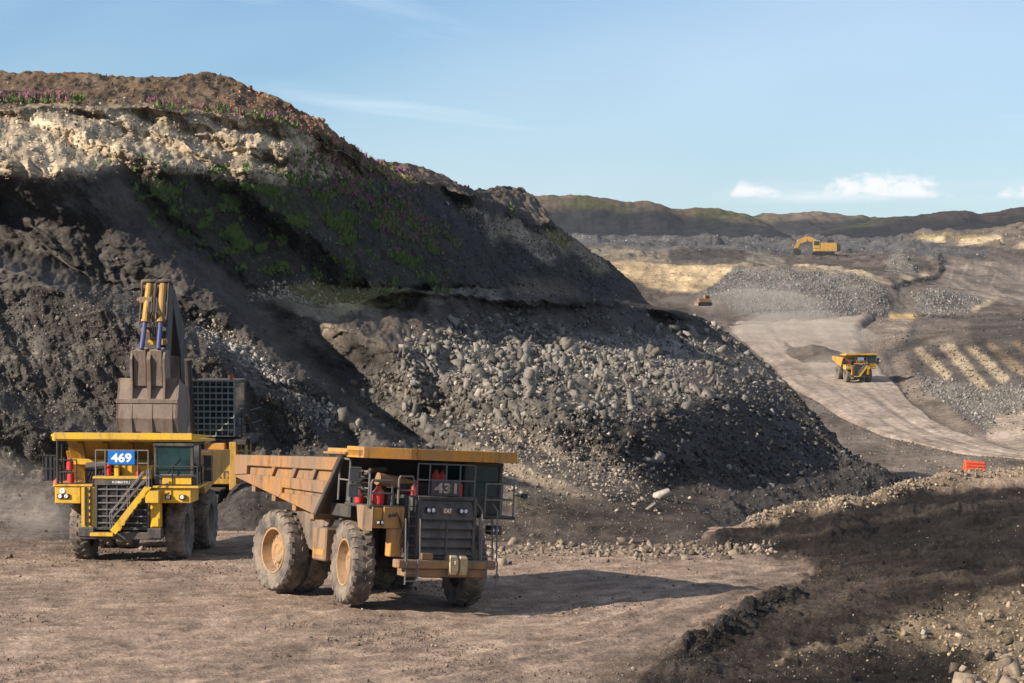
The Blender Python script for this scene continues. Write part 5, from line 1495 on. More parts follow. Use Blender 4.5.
    zz = [3.48, 2.84, 2.55, 2.26, 1.97, 1.72]
    for a, b in zip(zz[:-1], zz[1:]):
        lv = MB(); lv.plate([(-0.97, 6.60, a - 0.025), (0.99, 6.60, a - 0.025), (0.99, 6.73, b + 0.035), (-0.97, 6.73, b + 0.035)], [(-0.97, 6.585, a - 0.025), (0.99, 6.585, a - 0.025), (0.99, 6.585, b + 0.035), (-0.97, 6.585, b + 0.035)])
        lv.build('louvre', MT['grille'], rad, 0.01)
    l_ = MB(); l_.bar((0.0, 6.745, 1.74), (0.0, 6.745, 2.82), 0.05, 0.03); l_.build('bar', MT['grille'], rad)
    for x in (-0.72, -0.55, 0.50, 0.66):
        l_ = MB(); l_.box(x - 0.085, x + 0.085, 6.64, 6.76, 3.08, 3.25); l_.build('lamp_housing', MT['black'], rad)
        l_ = MB(); l_.lathe([(0, 0.001), (0.02, 0.05), (0, 0.066)], 12, x, 6.762, 3.165, 'f'); l_.build('headlight', MT['lamp'], rad)
    bg = MB(); bg.box(-0.20, 0.16, 6.66, 6.75, 3.06, 3.26); bg.build('badge', MT['tan'], T)
    lettering('badge_lettering', 'CAT', -0.16, 0.12, 3.10, 3.22, 6.752, MT['white'], T, 0.01, 0.03)
    # number board on the railing
    sg = MB(); sg.box(-0.58, 0.47, 6.56, 6.60, 3.62, 4.10); sgo = sg.build('number_board', MT['signbrown'], T, 0.008)
    lettering('numerals', '431', -0.47, 0.36, 3.70, 4.03, 6.602, MT['beige'], sgo, 0.012, 0.03)
    # decks, fender, bumper
    dk = MB()
    dk.box(-2.80, -1.46, 5.0, 6.55, 3.16, 3.26); dk.box(1.44, 2.66, 5.0, 6.60, 2.92, 3.02); dk.box(-1.42, 1.42, 5.0, 6.05, 3.40, 3.50)
    dk.build('deck', MT['dark'], T, 0.02)
    fn = MB(); fn.box(-2.30, -1.52, 6.30, 6.62, 2.55, 3.24); fn.box(-1.98, -1.52, 6.28, 6.60, 1.66, 2.548); fn.box(-2.66, -2.304, 6.30, 6.58, 2.55, 3.20)
    fen = fn.build('fender', MT['orange'], T, 0.03)
    fs = MB(); fs.plate([(-2.88, 5.9, 3.24), (-2.88, 6.35, 3.24), (-2.67, 6.60, 3.22), (-2.67, 5.9, 3.22)], [(-2.88, 6.05, 2.55), (-2.88, 6.35, 2.45), (-2.67, 6.60, 2.45), (-2.67, 6.05, 2.55)])
    fs.build('fender_side', MT['tan'], T, 0.01)
    for x in (-2.5, -2.36):
        l_ = MB(); l_.box(x - 0.062, x + 0.062, 6.60, 6.68, 2.66, 2.80); l_.build('lamp_housing', MT['black'], fen)
        l_ = MB(); l_.lathe([(0, 0.001), (0.02, 0.035), (0, 0.05)], 10, x, 6.682, 2.73, 'f'); l_.build('headlight', MT['lamp'], fen)
    hs = MB(); hs.tube([(-1.85, 6.66, 3.06), (-1.62, 6.72, 2.7), (-1.66, 6.70, 2.1), (-1.5, 6.68, 1.8)], 0.022, 5); hs.tube([(-1.75, 6.66, 2.9), (-1.56, 6.72, 2.3), (-1.58, 6.7, 1.75)], 0.02, 5)
    hs.box(-1.98, -1.86, 6.62, 6.67, 2.93, 3.02); hs.box(-2.12, -2.04, 6.62, 6.66, 2.9, 3.0)
    hs.build('hose', MT['black'], T)
    lr = MB(); lr.box(1.78, 2.24, 6.2, 6.5, 2.42, 2.70); lo_r = lr.build('lamp_bracket', MT['dark'], T, 0.02)
    for x in (1.9, 2.06):
        l_ = MB(); l_.lathe([(0, 0.001), (0.02, 0.045), (0, 0.06)], 10, x, 6.505, 2.56, 'f'); l_.build('headlight', MT['lamp'], lo_r)
    bp = MB(); bp.box(-1.84, 1.80, 6.55, 6.95, 1.33, 1.60)
    bp.box(-1.5, 1.5, 6.3, 6.8, 1.06, 1.325)
    bmp = bp.build('bumper', MT['tan'], T, 0.03)
    bx = MB(); bx.box(-0.98, -0.55, 6.6, 6.9, 1.605, 1.82); bx.build('box', MT['tan'], T, 0.02)
    for x in (0.16, 0.52):
        hk = MB(); hk.prism([(6.6, 1.74), (6.95, 1.78), (7.10, 1.66), (7.12, 1.30), (7.02, 1.14), (6.9, 1.16), (6.9, 1.44), (6.6, 1.62)], x - 0.15, x + 0.13)
        hk.box(x - 0.06, x + 0.04, 7.08, 7.16, 1.46, 1.62)
        hk.build('tow_hook', MT['cream'], T, 0.03)
    # ladders
    def ladder(x0, x1, f0, f1, z0, z1, n, m='grey', r=0.028):
        l_ = MB()
        for x in (x0, x1): l_.tube([(x, f0, z0), (x, f1, z1)], r, 5)
        for i in range(n):
            t = (i + 0.4) / n
            l_.bar((x0, f0 + (f1 - f0) * t, z0 + (z1 - z0) * t), (x1, f0 + (f1 - f0) * t, z0 + (z1 - z0) * t), 0.10, 0.035)
        return l_.build('ladder', MT[m], T)
    ladder(-1.58, -1.14, 6.95, 6.95, 0.82, 1.62, 3); ladder(1.44, 1.84, 6.95, 6.95, 0.72, 1.60, 3)
    ladder(-1.42, -1.16, 6.75, 6.70, 1.62, 3.45, 6, 'black'); ladder(1.26, 1.74, 6.8, 6.66, 1.62, 3.0, 5)
    for x in (1.22, 1.80): hr = MB(); hr.tube([(x, 6.95, 1.6), (x, 6.85, 3.2), (x, 6.55, 3.4)], 0.028, 5); hr.build('handrail', MT['grey'], T)
    for x in (-1.62, -1.08): hr = MB(); hr.tube([(x, 6.98, 1.55), (x, 6.85, 2.9)], 0.024, 5); hr.build('handrail', MT['grey'], T)
    # railings
    rl = MB(); rl.rail([(-1.05, 6.5), (-0.62, 6.52), (0.0, 6.52), (0.52, 6.52), (1.1, 6.5)], 3.6, 4.62, 0.026, 1)
    rl.build('railing', MT['grey'], T)
    rl = MB(); rl.rail([(1.5, 6.55), (2.1, 6.55), (2.62, 6.5), (2.62, 5.8), (2.62, 5.1)], 3.02, 4.05, 0.03, 1); rl.build('railing', MT['grey'], T)
    def loop(x0, x1, f, z0, z1, f1=None):
        l_ = MB(); f1 = f if f1 is None else f1; q = 0.10
        for dz in (0,): l_.tube([(x0, f, z0), (x0, f, z1 - q), (x0 + q * 0.4, f, z1), (x1 - q * 0.4, f1, z1), (x1, f1, z1 - q), (x1, f1, z0)], 0.034, 6)
        l_.tube([(x0, f, (z0 + z1) / 2), (x1, f1, (z0 + z1) / 2)], 0.026, 5)
        return l_.build('railing', MT['grey'], T)
    loop(-2.78, -2.78, 5.3, 3.26, 4.30, 6.45); loop(-2.74, -1.95, 6.5, 3.26, 4.05); loop(-2.8, -2.8, 4.6, 3.3, 4.62, 5.25); loop(-1.7, -1.15, 6.45, 3.3, 4.2)
    # mirrors on the left corner
    for z0, z1 in ((3.98, 4.40), (3.50, 3.88)):
        mr = MB(); mr.box(-3.30, -2.93, 6.02, 6.09, z0, z1); mm = mr.build('mirror', MT['grey'], T, 0.02)
        fr = MB()
        for a, b in (((-3.32, z0), (-3.32, z1)), ((-2.91, z0), (-2.91, z1)), ((-3.32, z0), (-2.91, z0)), ((-3.32, z1), (-2.91, z1)), ((-2.91, z0 + 0.1), (-2.6, z0 + 0.1))): fr.tube([(a[0], 6.11, a[1]), (b[0], 6.11, b[1])], 0.026, 5)
        fr.build('frame', MT['grey'], mm)
    mr = MB(); mr.box(2.94, 3.16, 6.42, 6.48, 3.60, 3.76); mr.tube([(2.62, 6.45, 3.7), (2.95, 6.45, 3.68)], 0.025, 5); mr.build('mirror', MT['black'], T)
    # cab
    cb = MB()
    for x in (1.02, 2.34):
        for f in (4.8, 6.05): cb.bar((x, f, 3.03), (x, f, 4.66), 0.12, 0.12)
    cb.box(0.95, 2.42, 4.72, 6.12, 4.60, 4.70); cb.box(0.97, 2.40, 4.75, 6.08, 3.03, 3.62)
    cab = cb.build('cab', MT['dark'], T, 0.02)
    g = MB(); g.box(1.09, 2.27, 6.04, 6.06, 3.63, 4.59); g.box(1.02, 1.04, 4.87, 5.98, 3.63, 4.59); g.box(2.33, 2.35, 4.87, 5.98, 3.63, 4.59); g.build('window', MT['glass'], cab)
    # things on the deck under the canopy
    def tank(x, f, z0, z1, r, mat='red'):
        l_ = MB(); l_.lathe([(z0, 0.001), (z0, r), (z1 - r * 0.5, r), (z1, r * 0.5), (z1 + 0.04, r * 0.45), (z1 + 0.09, r * 0.4), (z1 + 0.09, 0.001)], 14, x, f, 0, 'z')
        return l_.build('extinguisher', MT[mat], T, smooth=True)
    tank(-2.22, 6.1, 3.28, 3.76, 0.20); tank(-2.62, 5.6, 3.28, 3.60, 0.14); tank(-0.95, 6.2, 3.52, 3.98, 0.12); tank(0.0, 5.9, 3.9, 4.32, 0.14); tank(0.22, 5.9, 3.9, 4.30, 0.12); tank(0.66, 6.3, 3.6, 4.02, 0.10)
    ai = MB(); ai.tube([(-2.05, 5.7, 4.06), (-1.1, 5.7, 3.94)], 0.20, 14); ai.build('air_intake', MT['tan'], T)
    ai = MB(); ai.tube([(-1.09, 5.7, 3.94), (-0.7, 5.72, 3.86)], 0.17, 14); ai.build('air_intake', MT['orange'], T)
    md = MB()
    md.box(-2.7, -1.6, 4.9, 5.5, 3.27, 3.9); md.box(-1.3, 0.8, 4.9, 5.9, 3.52, 3.95); md.tube([(-2.5, 5.3, 3.9), (-2.2, 5.5, 4.3), (-1.6, 5.4, 4.35)], 0.09, 8)
    md.tube([(-2.4, 5.55, 3.30), (-2.4, 5.55, 3.75)], 0.16, 10); md.box(-2.0, -1.7, 5.6, 6.3, 3.27, 3.6)
    for k_ in range(7): md.tube([(-2.6 + k_ * 0.17, 5.6, 3.3), (-2.5 + k_ * 0.16, 5.8 + 0.1 * (k_ % 3), 3.5 + 0.08 * (k_ % 2)), (-2.45 + k_ * 0.2, 6.2, 3.3)], 0.025, 5)
    md.build('engine_gear', MT['dark'], T, 0.015)
    # between the wheels
    tk = MB(); tk.box(-2.36, -1.7, 2.35, 3.2, 1.22, 2.28); tk.build('fuel_tank', MT['tan'], T, 0.05)
    tl = MB(); tl.box(-2.378, -2.362, 2.45, 3.1, 1.40, 1.58); tl.build('stain_plate', MT['orange'], T)
    sp_ = MB(); sp_.prism([(0.5, 2.98), (2.9, 2.64), (2.6, 2.30), (2.33, 2.30), (2.33, 1.35), (1.5, 1.5), (0.6, 2.55)], -2.0, -1.8); sp_.build('side_plate', MT['dusty'], T, 0.02)
    un = MB(); un.box(-1.7, -0.8, 3.3, 4.0, 1.2, 2.5); un.tube([(-1.9, 3.7, 2.9), (-1.5, 4.1, 3.1)], 0.2, 10); un.box(-2.5, -1.2, 3.6, 4.9, 2.75, 3.15)
    un.tube([(-2.3, 3.9, 2.6), (-2.0, 4.6, 3.0), (-1.5, 4.9, 2.8)], 0.06, 6)
    un.build('hydraulic_gear', MT['dark'], T, 0.02)
    return T
TRUCK_O = truck_orange()

# ------------------------------------------------------------------ dump truck 469: yellow, seen from the front
def truck_yellow():
    T = empty('dump_truck', (-14.27, 131.94, 0), (0, 0, -0.1013), 0.888)
    tag(T, 'bright yellow dump truck facing the viewer under the raised excavator bucket, board 469', 'dump truck', 'dump trucks in the pit')
    for x, sd in ((-2.1, -1), (2.1, 1)): wheel(T, x, 4.95, 1.37, 0.80, sd, 0.0, 'rimg', roll=x)
    for x, sd in ((-2.2, -1), (-1.3, -1), (1.3, 1), (2.2, 1)): wheel(T, x, 0, 1.37, 0.80, sd, 0.0, 'rimg', roll=x)
    c = MB()
    for sx in (-0.62, 0.62): c.box(sx - 0.18, sx + 0.18, -1.3, 6.4, 1.25, 1.85)
    c.tube([(-1.9, 0, 1.32), (1.9, 0, 1.32)], 0.48, 14); c.lathe([(-0.6, 0.5), (-0.4, 0.70), (0.4, 0.70), (0.6, 0.5)], 16, 0, 0.1, 1.35)
    c.tube([(-1.6, 4.95, 1.35), (1.6, 4.95, 1.35)], 0.26, 10)
    for sx in (-1, 1): c.tube([(sx * 1.45, 4.95, 1.0), (sx * 1.40, 4.9, 3.1)], 0.25, 10)
    c.box(-1.0, 1.0, 3.9, 6.7, 1.35, 3.40); c.box(-0.6, 0.6, 2.2, 4.0, 0.95, 1.9)
    c.build('chassis', MT['darker'], T, 0.03)
    # tipper body
    bd = MB()
    for sx in (-1, 1): bd.prism([(-2.4, 4.3), (-2.3, 3.6), (3.5, 2.75), (4.9, 4.7)], sx * 2.80, sx * 2.95)
    bd.plate([(-2.8, -2.35, 3.75), (2.8, -2.35, 3.75), (2.8, 3.4, 2.95), (-2.8, 3.4, 2.95)], [(-2.8, -2.3, 3.58), (2.8, -2.3, 3.58), (2.8, 3.5, 2.78), (-2.8, 3.5, 2.78)])
    bd.plate([(-2.8, 3.35, 3.0), (2.8, 3.35, 3.0), (2.8, 5.15, 5.22), (-2.8, 5.15, 5.22)], [(-2.8, 3.5, 2.78), (2.8, 3.5, 2.78), (2.8, 5.32, 5.18), (-2.8, 5.32, 5.18)])
    body = bd.build('tipper_body', MT['bodyy'], T, 0.02)
    for x in (-2.2, -1.1, 0.0, 1.1, 2.2):
        r_ = MB(); r_.bar((x, 3.62, 2.9), (x, 5.36, 5.12), 0.22, 0.14); r_.build('rib', MT['bodyy'], body, 0.01)
    hb = MB(); hb.bar((-2.75, 4.72, 4.22), (2.75, 4.72, 4.22), 0.30, 0.26); hb.build('rib', MT['yellow'], body, 0.02)
    ld = MB()
    hn = 26
    gx_ = np.linspace(-2.6, 2.6, hn); gf_ = np.linspace(-1.6, 4.6, hn)
    A2, B2 = np.meshgrid(gx_, gf_)
    hh = 4.25 + 0.55 * np.exp(-((A2 - 0.3) / 1.7) ** 2 - ((B2 - 1.0) / 2.2) ** 2) + 0.16 * perlin(np.stack([A2 * 1.3, B2 * 1.3, A2 * 0], -1))
    ld.add([(a, b, z) for a, b, z in zip(A2.ravel(), B2.ravel(), hh.ravel())], [(i * hn + j, i * hn + j + 1, (i + 1) * hn + j + 1, (i + 1) * hn + j) for i in range(hn - 1) for j in range(hn - 1)])
    lo = ld.build('load', MT['darker'], None); lo.parent = body
    cn = MB(); out = [(-3.48, 4.6), (-3.30, 6.0), (-2.98, 6.95), (3.08, 6.95), (3.40, 6.0), (3.62, 4.6)]
    cn.plate([(x, f, 5.28 + 0.045 * (f - 4.6)) for x, f in out], [(x, f, 5.16 + 0.045 * (f - 4.6)) for x, f in out])
    can = cn.build('canopy', MT['yellow'], T, 0.015)
    ce = MB(); ce.box(-2.98, 3.08, 6.96, 7.06, 5.34, 5.64); ce.build('canopy_edge', MT['yellow'], can, 0.02)
    for sx, x0, x1 in ((-1, -2.985, -3.45), (1, 3.085, 3.60)):
        ce = MB(); ce.plate([(x0, 7.0, 5.60), (x1, 5.6, 5.46), (x1, 5.5, 5.46), (x0, 6.9, 5.60)], [(x0, 7.0, 5.36), (x1, 5.6, 5.40), (x1, 5.5, 5.40), (x0, 6.9, 5.36)]); ce.build('canopy_edge', MT['yellow'], can)
    # front blocks, deck, bumper
    fb = MB(); fb.box(-2.97, -1.84, 5.2, 6.9, 2.56, 3.30); left = fb.build('fender', MT['yellow'], T, 0.03)
    fb = MB(); fb.box(1.10, 2.99, 5.2, 6.86, 2.62, 3.26); right = fb.build('fender', MT['yellow'], T, 0.03)
    for par, xs in ((left, (-2.72, -2.45)), (right, (2.0, 2.62))):
        for x in xs:
            l_ = MB(); l_.box(x - 0.13, x + 0.13, 6.86, 6.97, 2.78, 2.98); l_.build('lamp_housing', MT['black'], par, 0.01)
            l_ = MB(); l_.lathe([(0, 0.001), (0.025, 0.06), (0, 0.09)], 12, x, 6.972, 2.88, 'f'); l_.build('headlight', MT['lamp'], par)
    l_ = MB(); l_.lathe([(0, 0.001), (0.03, 0.09), (0, 0.13)], 14, -2.62, 6.905, 3.10, 'f'); l_.build('headlight', MT['lamp'], left)
    dk = MB(); dk.box(-3.02, -1.3, 4.9, 6.96, 3.303, 3.40); dk.box(1.28, 3.35, 4.9, 6.98, 3.263, 3.37); dk.box(-1.28, 1.26, 4.9, 6.8, 3.63, 3.70); dk.build('deck', MT['yellow'], T, 0.02)
    hd = MB(); hd.box(-1.28, 1.30, 6.5, 7.02, 3.64, 3.76); hd.build('hood', MT['yellow'], T, 0.03)
    bp = MB(); bp.box(-1.86, 1.72, 6.4, 7.12, 1.05, 1.36); bp.box(-1.88, -1.20, 6.6, 7.18, 1.16, 1.56); bp.box(1.15, 1.74, 6.6, 7.18, 1.10, 1.54); bp.build('bumper', MT['grille'], T, 0.03)
    st = MB(); st.box(-1.32, -0.30, 6.9, 7.42, 1.20, 1.36); st.build('step', MT['yellow'], T, 0.02)
    # radiator
    rd = MB(); rd.box(-1.2, 1.2, 6.4, 6.86, 1.45, 3.63); rad = rd.build('radiator', MT['darker'], T, 0.02)
    fr = MB(); fr.box(-1.2, -1.09, 6.865, 6.98, 1.45, 3.63); fr.box(1.09, 1.2, 6.865, 6.98, 1.45, 3.63); fr.box(-1.085, 1.085, 6.865, 6.98, 3.38, 3.63); fr.box(-1.085, 1.085, 6.865, 6.98, 1.45, 1.56)
    fr.build('frame', MT['grille'], rad, 0.01)
    for k_ in range(6):
        l_ = MB(); z = 1.72 + k_ * 0.29; l_.box(-1.085, 1.085, 6.88, 6.95, z, z + 0.055); l_.build('bar', MT['grey'], rad)
    for k_ in range(4):
        l_ = MB(); x = -0.68 + k_ * 0.45; l_.box(x - 0.022, x + 0.022, 6.87, 6.935, 1.565, 3.375); l_.build('bar', MT['grille'], rad)
    lettering('lettering', 'KOMATSU', -0.42, 0.34, 3.46, 3.56, 6.985, MT['white'], rad, 0.01, 0.01)
    # ladder panel on the left
    lp = MB(); lp.box(-1.80, -1.22, 6.5, 6.92, 1.55, 3.295); lad = lp.build('ladder_panel', MT['yellow'], T, 0.02)
    l_ = MB()
    for x in (-1.62, -1.38): l_.bar((x, 6.97, 1.6), (x, 6.97, 3.3), 0.05, 0.05)
    for k_ in range(6): l_.box(-1.62, -1.38, 6.93, 7.02, 1.72 + k_ * 0.28, 1.77 + k_ * 0.28)
    l_.build('ladder', MT['black'], lad)
    # the slanting stair across the front
    for f, m in ((7.44, 'yellow'), (7.02, 'yellow')):
        s_ = MB(); s_.plate([(-0.42, f, 1.48), (1.10, f, 3.38), (1.30, f, 3.30), (-0.18, f, 1.30)], [(-0.42, f + 0.05, 1.48), (1.10, f + 0.05, 3.38), (1.30, f + 0.05, 3.30), (-0.18, f + 0.05, 1.30)])
        s_.build('stringer', MT[m], T)
    for k_ in range(8):
        t = (k_ + 0.5) / 8
        s_ = MB(); x = -0.28 + 1.48 * t; z = 1.42 + 1.88 * t; s_.box(x - 0.05, x + 0.17, 7.07, 7.43, z - 0.16, z - 0.11); s_.build('tread', MT['black'], T)
    sl = MB(); sl.box(1.12, 1.70, 6.9, 7.46, 2.66, 3.18); sl.build('landing', MT['yellow'], T, 0.02)
    tw = MB(); tw.box(1.24, 1.68, 6.6, 7.02, 1.56, 2.655); tw.box(1.30, 1.62, 7.0, 7.06, 1.6, 2.0); tw.build('battery_box', MT['yellow'], T, 0.03)
    for f in (7.46, 7.04):
        hr = MB(); hr.tube([(-0.40, f, 1.5), (-0.44, f, 2.2), (1.02, f, 4.0), (1.2, f, 4.1), (1.2, f, 3.2)], 0.03, 6)
        hr.tube([(-0.42, f, 1.9), (1.06, f, 3.68)], 0.022, 5); hr.tube([(0.35, f, 2.4), (0.33, f, 3.14)], 0.022, 5); hr.build('handrail', MT['grey'], T)
    # cab
    cb = MB()
    cb.box(1.36, 3.10, 5.1, 6.82, 3.40, 3.86)
    for x in (1.43, 3.03):
        for f in (5.2, 6.75): cb.bar((x, f, 3.86), (x, f, 5.1), 0.14, 0.14)
    cb.box(1.34, 3.14, 5.05, 6.90, 5.06, 5.22)
    cab = cb.build('cab', MT['grille'], T, 0.03)
    g = MB(); g.box(1.505, 2.955, 6.76, 6.79, 3.87, 5.05); g.box(1.40, 1.43, 5.28, 6.66, 3.87, 5.05); g.box(3.03, 3.06, 5.28, 6.66, 3.87, 5.05); g.build('window', MT['glass'], cab)
    wi = MB(); wi.bar((1.9, 6.82, 3.9), (2.5, 6.82, 4.55), 0.025); wi.build('wiper', MT['black'], cab)
    yb = MB(); yb.box(1.75, 3.02, 6.84, 6.90, 3.42, 3.80); yb.build('front_panel', MT['yellow'], cab, 0.02)
    # number board in its frame
    rl = MB(); rl.rail([(-1.16, 6.9), (-0.74, 6.9), (0.68, 6.9), (1.14, 6.9)], 3.76, 4.88, 0.032, 1); rl.build('railing', MT['grey'], T)
    sg = MB(); sg.box(-0.60, 0.56, 6.95, 6.99, 4.27, 4.86); so = sg.build('number_board', MT['signblue'], T, 0.008)
    lettering('numerals', '469', -0.47, 0.43, 4.36, 4.77, 6.992, MT['white'], so, 0.012, 0.035)
    rl = MB(); rl.rail([(-2.96, 5.2), (-2.96, 6.9), (-2.0, 6.92)], 3.4, 4.45, 0.032, 1); rl.build('railing', MT['black'], T)
    rl = MB(); rl.rail([(1.3, 6.94), (2.2, 6.95), (3.3, 6.95), (3.3, 6.1), (3.3, 5.1)], 3.37, 4.2, 0.03, 1); rl.build('railing', MT['black'], T)
    ml = MB(); ml.tube([(-2.84, 6.9, 3.4), (-2.84, 6.9, 5.3)], 0.055, 6); ml.tube([(-2.70, 6.7, 3.4), (-2.70, 6.7, 5.3)], 0.04, 6); ml.build('mast', MT['black'], T)
    for x0, x1, f in ((-3.52, -2.95, 6.7), (3.36, 3.80, 6.2)):
        mr = MB()
        for z0, z1 in ((3.56, 4.02), (4.10, 4.60)):
            mr.box(x0 + 0.05, x1 - 0.05, f, f + 0.05, z0, z1)
            for q in range(4): mr.tube([(x0 + (x1 - x0) * q / 3, f + 0.08, z0), (x0 + (x1 - x0) * q / 3, f + 0.08, z1)], 0.02, 5)
        mr.tube([(x0, f + 0.06, 3.54), (x1, f + 0.06, 3.54)], 0.025, 5); mr.tube([(x0, f + 0.06, 4.62), (x1, f + 0.06, 4.62)], 0.025, 5); mr.tube([(x0, f + 0.06, 4.06), (x1, f + 0.06, 4.06)], 0.025, 5)
        mr.build('mirror', MT['black'], T)
    def tank(x, f, z0, z1, r):
        l_ = MB(); l_.lathe([(z0, 0.001), (z0, r), (z1 - r * 0.6, r), (z1, r * 0.5), (z1 + 0.08, r * 0.4), (z1 + 0.08, 0.001)], 14, x, f, 0, 'z')
        return l_.build('extinguisher', MT['red'], T, smooth=True)
    tank(-2.33, 6.75, 4.02, 4.45, 0.155); tank(-2.30, 6.75, 3.45, 3.92, 0.155); tank(-0.66, 6.6, 3.78, 4.28, 0.11); tank(0.62, 6.6, 3.78, 4.1, 0.09)
    eg = MB(); eg.box(-1.75, -0.85, 5.4, 6.4, 3.42, 4.05); eg.tube([(-1.7, 6.3, 4.1), (-0.8, 6.35, 4.2)], 0.2, 10); eg.box(-0.8, 0.9, 5.2, 6.3, 3.72, 4.0)
    for k_ in range(6): eg.tube([(-1.7 + k_ * 0.15, 6.4, 3.5), (-1.5 + k_ * 0.15, 6.5, 3.95 + 0.06 * (k_ % 3)), (-1.2 + k_ * 0.1, 6.4, 3.6)], 0.03, 5)
    eg.build('engine_gear', MT['dark'], T, 0.02)
    yp = MB(); yp.box(-0.42, -0.20, 6.3, 6.72, 3.72, 4.20); yp.box(-0.15, 1.24, 6.1, 6.4, 3.72, 4.18); yp.build('engine_cover', MT['yellow'], T, 0.02)
    cone = MB(); cone.lathe([(3.4, 0.13), (3.72, 0.04), (3.72, 0.001)], 12, -2.93, 6.85, 0, 'z'); cone.build('beacon', MT['plastic'], T)
    return T
TRUCK_Y = truck_yellow()

# the truck far down the haul road: the same make, its board too far off to read
FT = copy_tree(TRUCK_Y)
pf = at(851, 380.5, road_d(380.5))
FT.location = (pf[0], pf[1] + 2.0, pf[2] + 0.16)
FT.scale = (0.94, 0.94, 0.94)
FT.rotation_euler = (math.radians(3.4), 0, math.radians(11))
tag(FT, 'yellow dump truck far off, driving down the dusty haul road', 'dump truck', 'dump trucks in the pit')
for ch in list(FT.children):
    if ch.name.startswith('number_board'):
        for g in list(ch.children): bpy.data.objects.remove(g)
        m2 = paint_mat('faded_blue_board', (0.30, 0.42, 0.62), amt=0.1)
        ch.data = ch.data.copy(); ch.data.materials.clear(); ch.data.materials.append(m2)
# ------------------------------------------------------------------ excavator loading truck 469
def excavator_near():
    # stands behind the truck, looking toward the viewer and a little left
    base = at(181, 517, 149.0)
    T = empty('excavator', (base[0], base[1], 0.05), (0, 0, math.radians(-7)), 1.0)
    tag(T, 'large excavator behind the yellow truck, worn bucket raised over its body, caged cab at right', 'excavator', 'excavators in the pit')
    inv_ = T.matrix_basis.inverted()
    def L(px, py, f):
        """own coordinates of what is seen at a pixel, f metres ahead of the slew centre"""
        a = math.radians(-7); h = Vector((math.sin(a), -math.cos(a), 0)); o = Vector((0, 0, CAMH)); O = Vector((base[0], base[1], 0.05))
        d = Vector(at(px, py, 100.0)) - o
        t = (f + (O - o).dot(h)) / d.dot(h)
        p = o + d * t - O
        r = Vector((math.cos(a), math.sin(a), 0))
        return (p.dot(r), f, p.z)
    # crawler tracks
    for sx in (-1, 1):
        k = MB(); k.prism([(-3.2, 0.55), (-2.8, 0.0), (2.8, 0.0), (3.2, 0.55), (2.8, 1.1), (-2.8, 1.1)], sx * 1.6, sx * 2.4); tr = k.build('track', MT['darker'], T, 0.04)
        for i in range(16):
            k = MB(); f = -2.9 + i * 0.38; k.box(sx * 2.0 - 0.46, sx * 2.0 + 0.46, f, f + 0.28, 1.10, 1.17); k.build('track_shoe', MT['dark'], tr)
    k = MB(); k.lathe([(0.9, 1.2), (1.45, 1.2)], 24, 0, 0, 0, 'z'); k.box(-1.6, 1.6, -1.2, 1.2, 0.45, 1.0); k.build('undercarriage', MT['darker'], T)
    # house: deck, engine hood, counterweight
    k = MB(); k.box(-2.2, 2.3, -4.2, 1.9, 1.45, 1.75); hs = k.build('house', MT['yellow'], T, 0.05)
    k = MB(); k.box(-2.15, -0.75, -4.0, 1.6, 1.755, 3.1); k.box(-0.7, 2.25, -4.0, -0.4, 1.755, 3.2); k.build('engine_hood', MT['bodyy'], hs, 0.06)
    k = MB(); k.box(-2.1, 2.2, -5.3, -4.1, 1.3, 3.0); k.build('counterweight', MT['bodyy'], hs, 0.12)
    a = L(204, 443, 2.0); b = L(225, 450.5, 2.0)
    k = MB(); k.box(a[0], b[0], 0.2, 2.0, b[2], a[2]); k.build('side_cover', MT['orange'], hs, 0.04)
    a = L(200, 454, 2.0); b = L(241, 485, 2.0)
    k = MB(); k.prism([(0.2, b[2]), (2.0, b[2]), (2.0, a[2]), (0.2, a[2])], a[0], b[0]); pn = k.build('side_cover', MT['bodyy'], hs, 0.05)
    a2 = L(192, 470.5, 2.01); b2 = L(239, 479, 2.01)
    lettering('lettering', 'KOMATSU', a2[0], b2[0], b2[2], a2[2], 2.003, MT['grille'], pn, 0.01, 0.03)
    p1 = L(233, 442, 2.1); p2 = L(233, 490, 2.1)
    k = MB(); k.box(p1[0] - 0.16, p1[0] + 0.16, 1.9, 2.2, p2[2], p1[2]); k.build('cab_post', MT['bodyy'], hs, 0.02)
    c0 = L(190, 438, 1.6); c1 = L(236, 438, 1.6)
    k = MB(); k.box(c0[0], c1[0] + 0.5, -1.0, 1.7, c0[2] - 0.30, c0[2] - 0.05); k.box(c0[0] + 0.1, c1[0] - 0.25, -0.8, 1.45, a[2] + 0.01, c0[2] - 0.32); k.build('cab_riser', MT['dark'], hs, 0.03)
    # cab behind its bar guard
    x0, _, z0 = L(192, 436, 1.7); x1, _, z1 = L(234, 381, 1.7)
    cb = MB()
    cb.box(x0, x1, -0.9, 1.5, z0 - 0.04, z0 + 0.35)
    for x in (x0 + 0.06, x1 - 0.06):
        for f in (-0.8, 1.42): cb.bar((x, f, z0 + 0.35), (x, f, z1 - 0.08), 0.12, 0.12)
    cb.box(x0 - 0.03, x1 + 0.03, -0.95, 1.6, z1 - 0.14, z1); cab = cb.build('cab', MT['black'], T, 0.03)
    g = MB(); g.box(x0 + 0.13, x1 - 0.13, 1.38, 1.40, z0 + 0.36, z1 - 0.15); g.box(x0 + 0.02, x0 + 0.04, -0.7, 1.3, z0 + 0.36, z1 - 0.15); g.box(x1 - 0.04, x1 - 0.02, -0.7, 1.3, z0 + 0.36, z1 - 0.15); g.build('window', MT['glass'], cab)
    gd = MB()
    n = 7
    for i in range(n + 1): gd.tube([(x0 + (x1 - x0) * i / n, 1.68, z0), (x0 + (x1 - x0) * i / n, 1.68, z1)], 0.04 if i in (0, n) else 0.022, 5)
